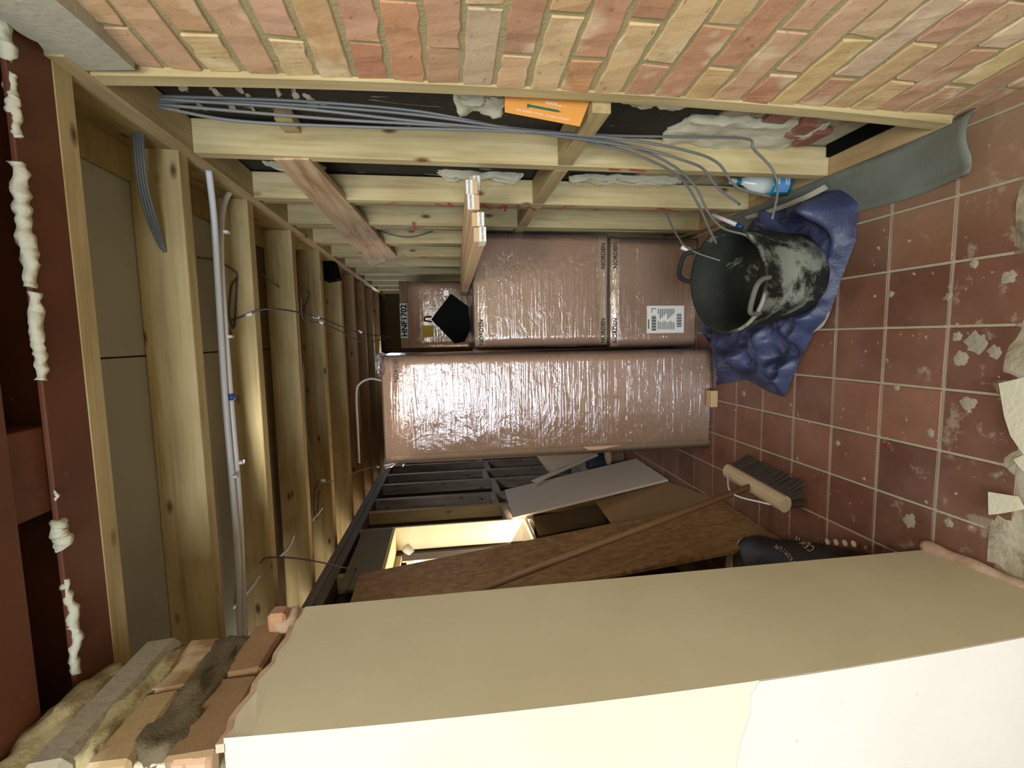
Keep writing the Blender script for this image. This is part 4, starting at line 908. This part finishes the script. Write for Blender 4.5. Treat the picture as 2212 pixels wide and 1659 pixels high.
# white conduits
C1_ = empty('conduit', at(480, 600, Z=2.0), 'longer white plastic conduit crossing between the joists, nearer the beam', 'conduit', 'white conduits across the ceiling')
tube('pipe', [at(451, 368, Y=1.56), at(462, 470, Y=1.62), at(470, 600, Y=1.64), at(486, 860, Y=1.63), at(503, 1060, Y=1.63), at(514, 1230, Y=1.62), at(520, 1415, Y=1.62)], .0095, M['pvc'], C1_, 10)
C2_ = empty('conduit', at(490, 700, Z=2.0), 'white plastic conduit with a blue tape ring and curved end', 'conduit', 'white conduits across the ceiling')
tube('pipe', [at(502, 404, Y=1.80), at(484, 440, Y=1.76), at(478, 490, Y=1.72), at(479, 600, Y=1.68), at(498, 860, Y=1.66), at(515, 1060, Y=1.66), at(523, 1230, Y=1.66), at(531, 1408, Y=1.66)], .0095, M['pvc'], C2_, 10)
tube('blue_tape_ring', [at(500, 851, Y=1.655), at(501, 864, Y=1.655)], .0108, M['tape_blue'], C2_, 10, smooth=False)
for (x, y) in ((486, 500), (494, 727), (518, 1000)): box('clip', at(x - 5, y - 3, Y=1.64), at(x + 6, y + 3, Y=1.64) + Vector((0, .02, 0)), M['pvc'], C2_, bev=.001)
box('clip', at(500, 1028, Y=1.61), at(512, 1033, Y=1.61) + Vector((0, .02, 0)), M['pvc'], C1_, bev=.001)
tag(tube('conduit_offcut', [at(562, 1242, Y=1.83), at(540, 1272, Y=1.82), at(495, 1322, Y=1.80)], .007, M['pvc'], None, 8), 'white conduit offcut hanging near the broken pier top', 'conduit')
tag(tube('conduit_offcut', [at(635, 1156, Y=2.30), at(625, 1180, Y=2.29), at(606, 1201, Y=2.28)], .006, M['pvc'], None, 8), 'short white conduit offcut under the fourth joist', 'conduit')
tag(tube('conduit_offcut', [at(696, 1097, Y=2.75), at(686, 1110, Y=2.75), at(674, 1124, Y=2.74)], .007, M['pvc'], None, 8), 'short white conduit offcut under the fifth joist', 'conduit')
tag(tube('conduit_offcut', [at(825, 822, Y=3.3), at(800, 818, Y=3.3), at(778, 828, Y=3.3), at(770, 850, Y=3.3), at(773, 930, Y=3.3), at(776, 1000, Y=3.32)], .008, M['pvc'], None, 8), 'thin white conduit looping above the tall carton', 'conduit')
# dark loose cables with white joiners
DC = 'dark cables looping through the joists'
def dcable(label, pts_, joins=(), r=.0032):
    e = empty('loose_cable', at(pts_[0][0], pts_[0][1], Y=pts_[0][2]), label, 'cable', DC)
    tube('cord', [at(x, y, Y=Y) for x, y, Y in pts_], r, M['dark_cable'], e, 6)
    for (a, b, c, d, Y) in joins: tube('joiner', [at(a, b, Y=Y), at(c, d, Y=Y)], .0065, M['pvc'], e, 8, smooth=False)
dcable('dark cable with white joiners waving across the joists towards the letter plate', [(500, 692, 1.84), (520, 685, 1.84), (560, 670, 1.85), (600, 668, 1.9), (650, 676, 2.1), (700, 690, 2.3), (740, 706, 2.6), (790, 722, 3.0), (850, 727, 3.4)],
       [(532, 681, 545, 677, 1.84), (676, 683, 690, 686, 2.24), (774, 714, 782, 719, 2.9)])
dcable('dark cable sagging below the waving one', [(650, 640, 2.31), (656, 690, 2.32), (690, 697, 2.4), (735, 715, 2.6), (760, 730, 2.8), (800, 738, 3.0), (850, 726, 3.3)], [(690, 695, 698, 699, 2.4)])
dcable('dark cable loop hanging at the third joist', [(428, 556, 1.7), (470, 564, 1.8), (512, 592, 1.85), (500, 620, 1.85), (495, 680, 1.85), (503, 708, 1.85), (508, 690, 1.85), (512, 600, 1.85)])
dcable('pair of dark cables ending at the fourth joist hole', [(565, 590, 2.1), (580, 605, 2.2), (602, 620, 2.33)])
dcable('dark cable at the fifth joist hole', [(645, 615, 2.6), (655, 625, 2.7), (668, 636, 2.82), (660, 660, 2.82), (655, 690, 2.82)])
dcable('dark cable bowed along the right studs', [(800, 492, 2.5), (850, 508, 2.5), (890, 512, 2.5), (935, 500, 2.5)])
dcable('dark cable over the left plate with a white joiner', [(842, 1006, 3.3), (815, 1008, 3.2), (780, 1016, 3.0), (740, 1034, 2.7), (700, 1042, 2.5), (690, 1042, 2.4)], [(812, 1008, 819, 1009, 3.2), (694, 1037, 702, 1038, 2.45)])
dcable('dark cable bunch falling beside the fifth joist', [(690, 1040, 2.84), (680, 1060, 2.835), (678, 1100, 2.835), (684, 1120, 2.835), (690, 1060, 2.838)])
dcable('dark cable running straight down the fourth joist', [(655, 780, 2.343), (660, 900, 2.343), (666, 960, 2.343), (676, 1000, 2.343), (684, 1035, 2.35)])
dcable('long dark cable sweeping to the lower left of the ceiling', [(770, 1228, 2.5), (740, 1226, 2.3), (700, 1216, 2.1), (640, 1206, 1.95), (580, 1204, 1.84), (562, 1216, 1.80)])
# white pipe end glowing in the hatch
p = at(880, 1192, X=hx - .16)
wp_ = empty('pipe_end', p, 'white capped pipe end in the lit hatch', 'pipe')
tube('pipe', [p + Vector((.03, -.01, .012)), p + Vector((-.12, .06, -.10))], .026, M['pvc'], wp_, 16, smooth=False)
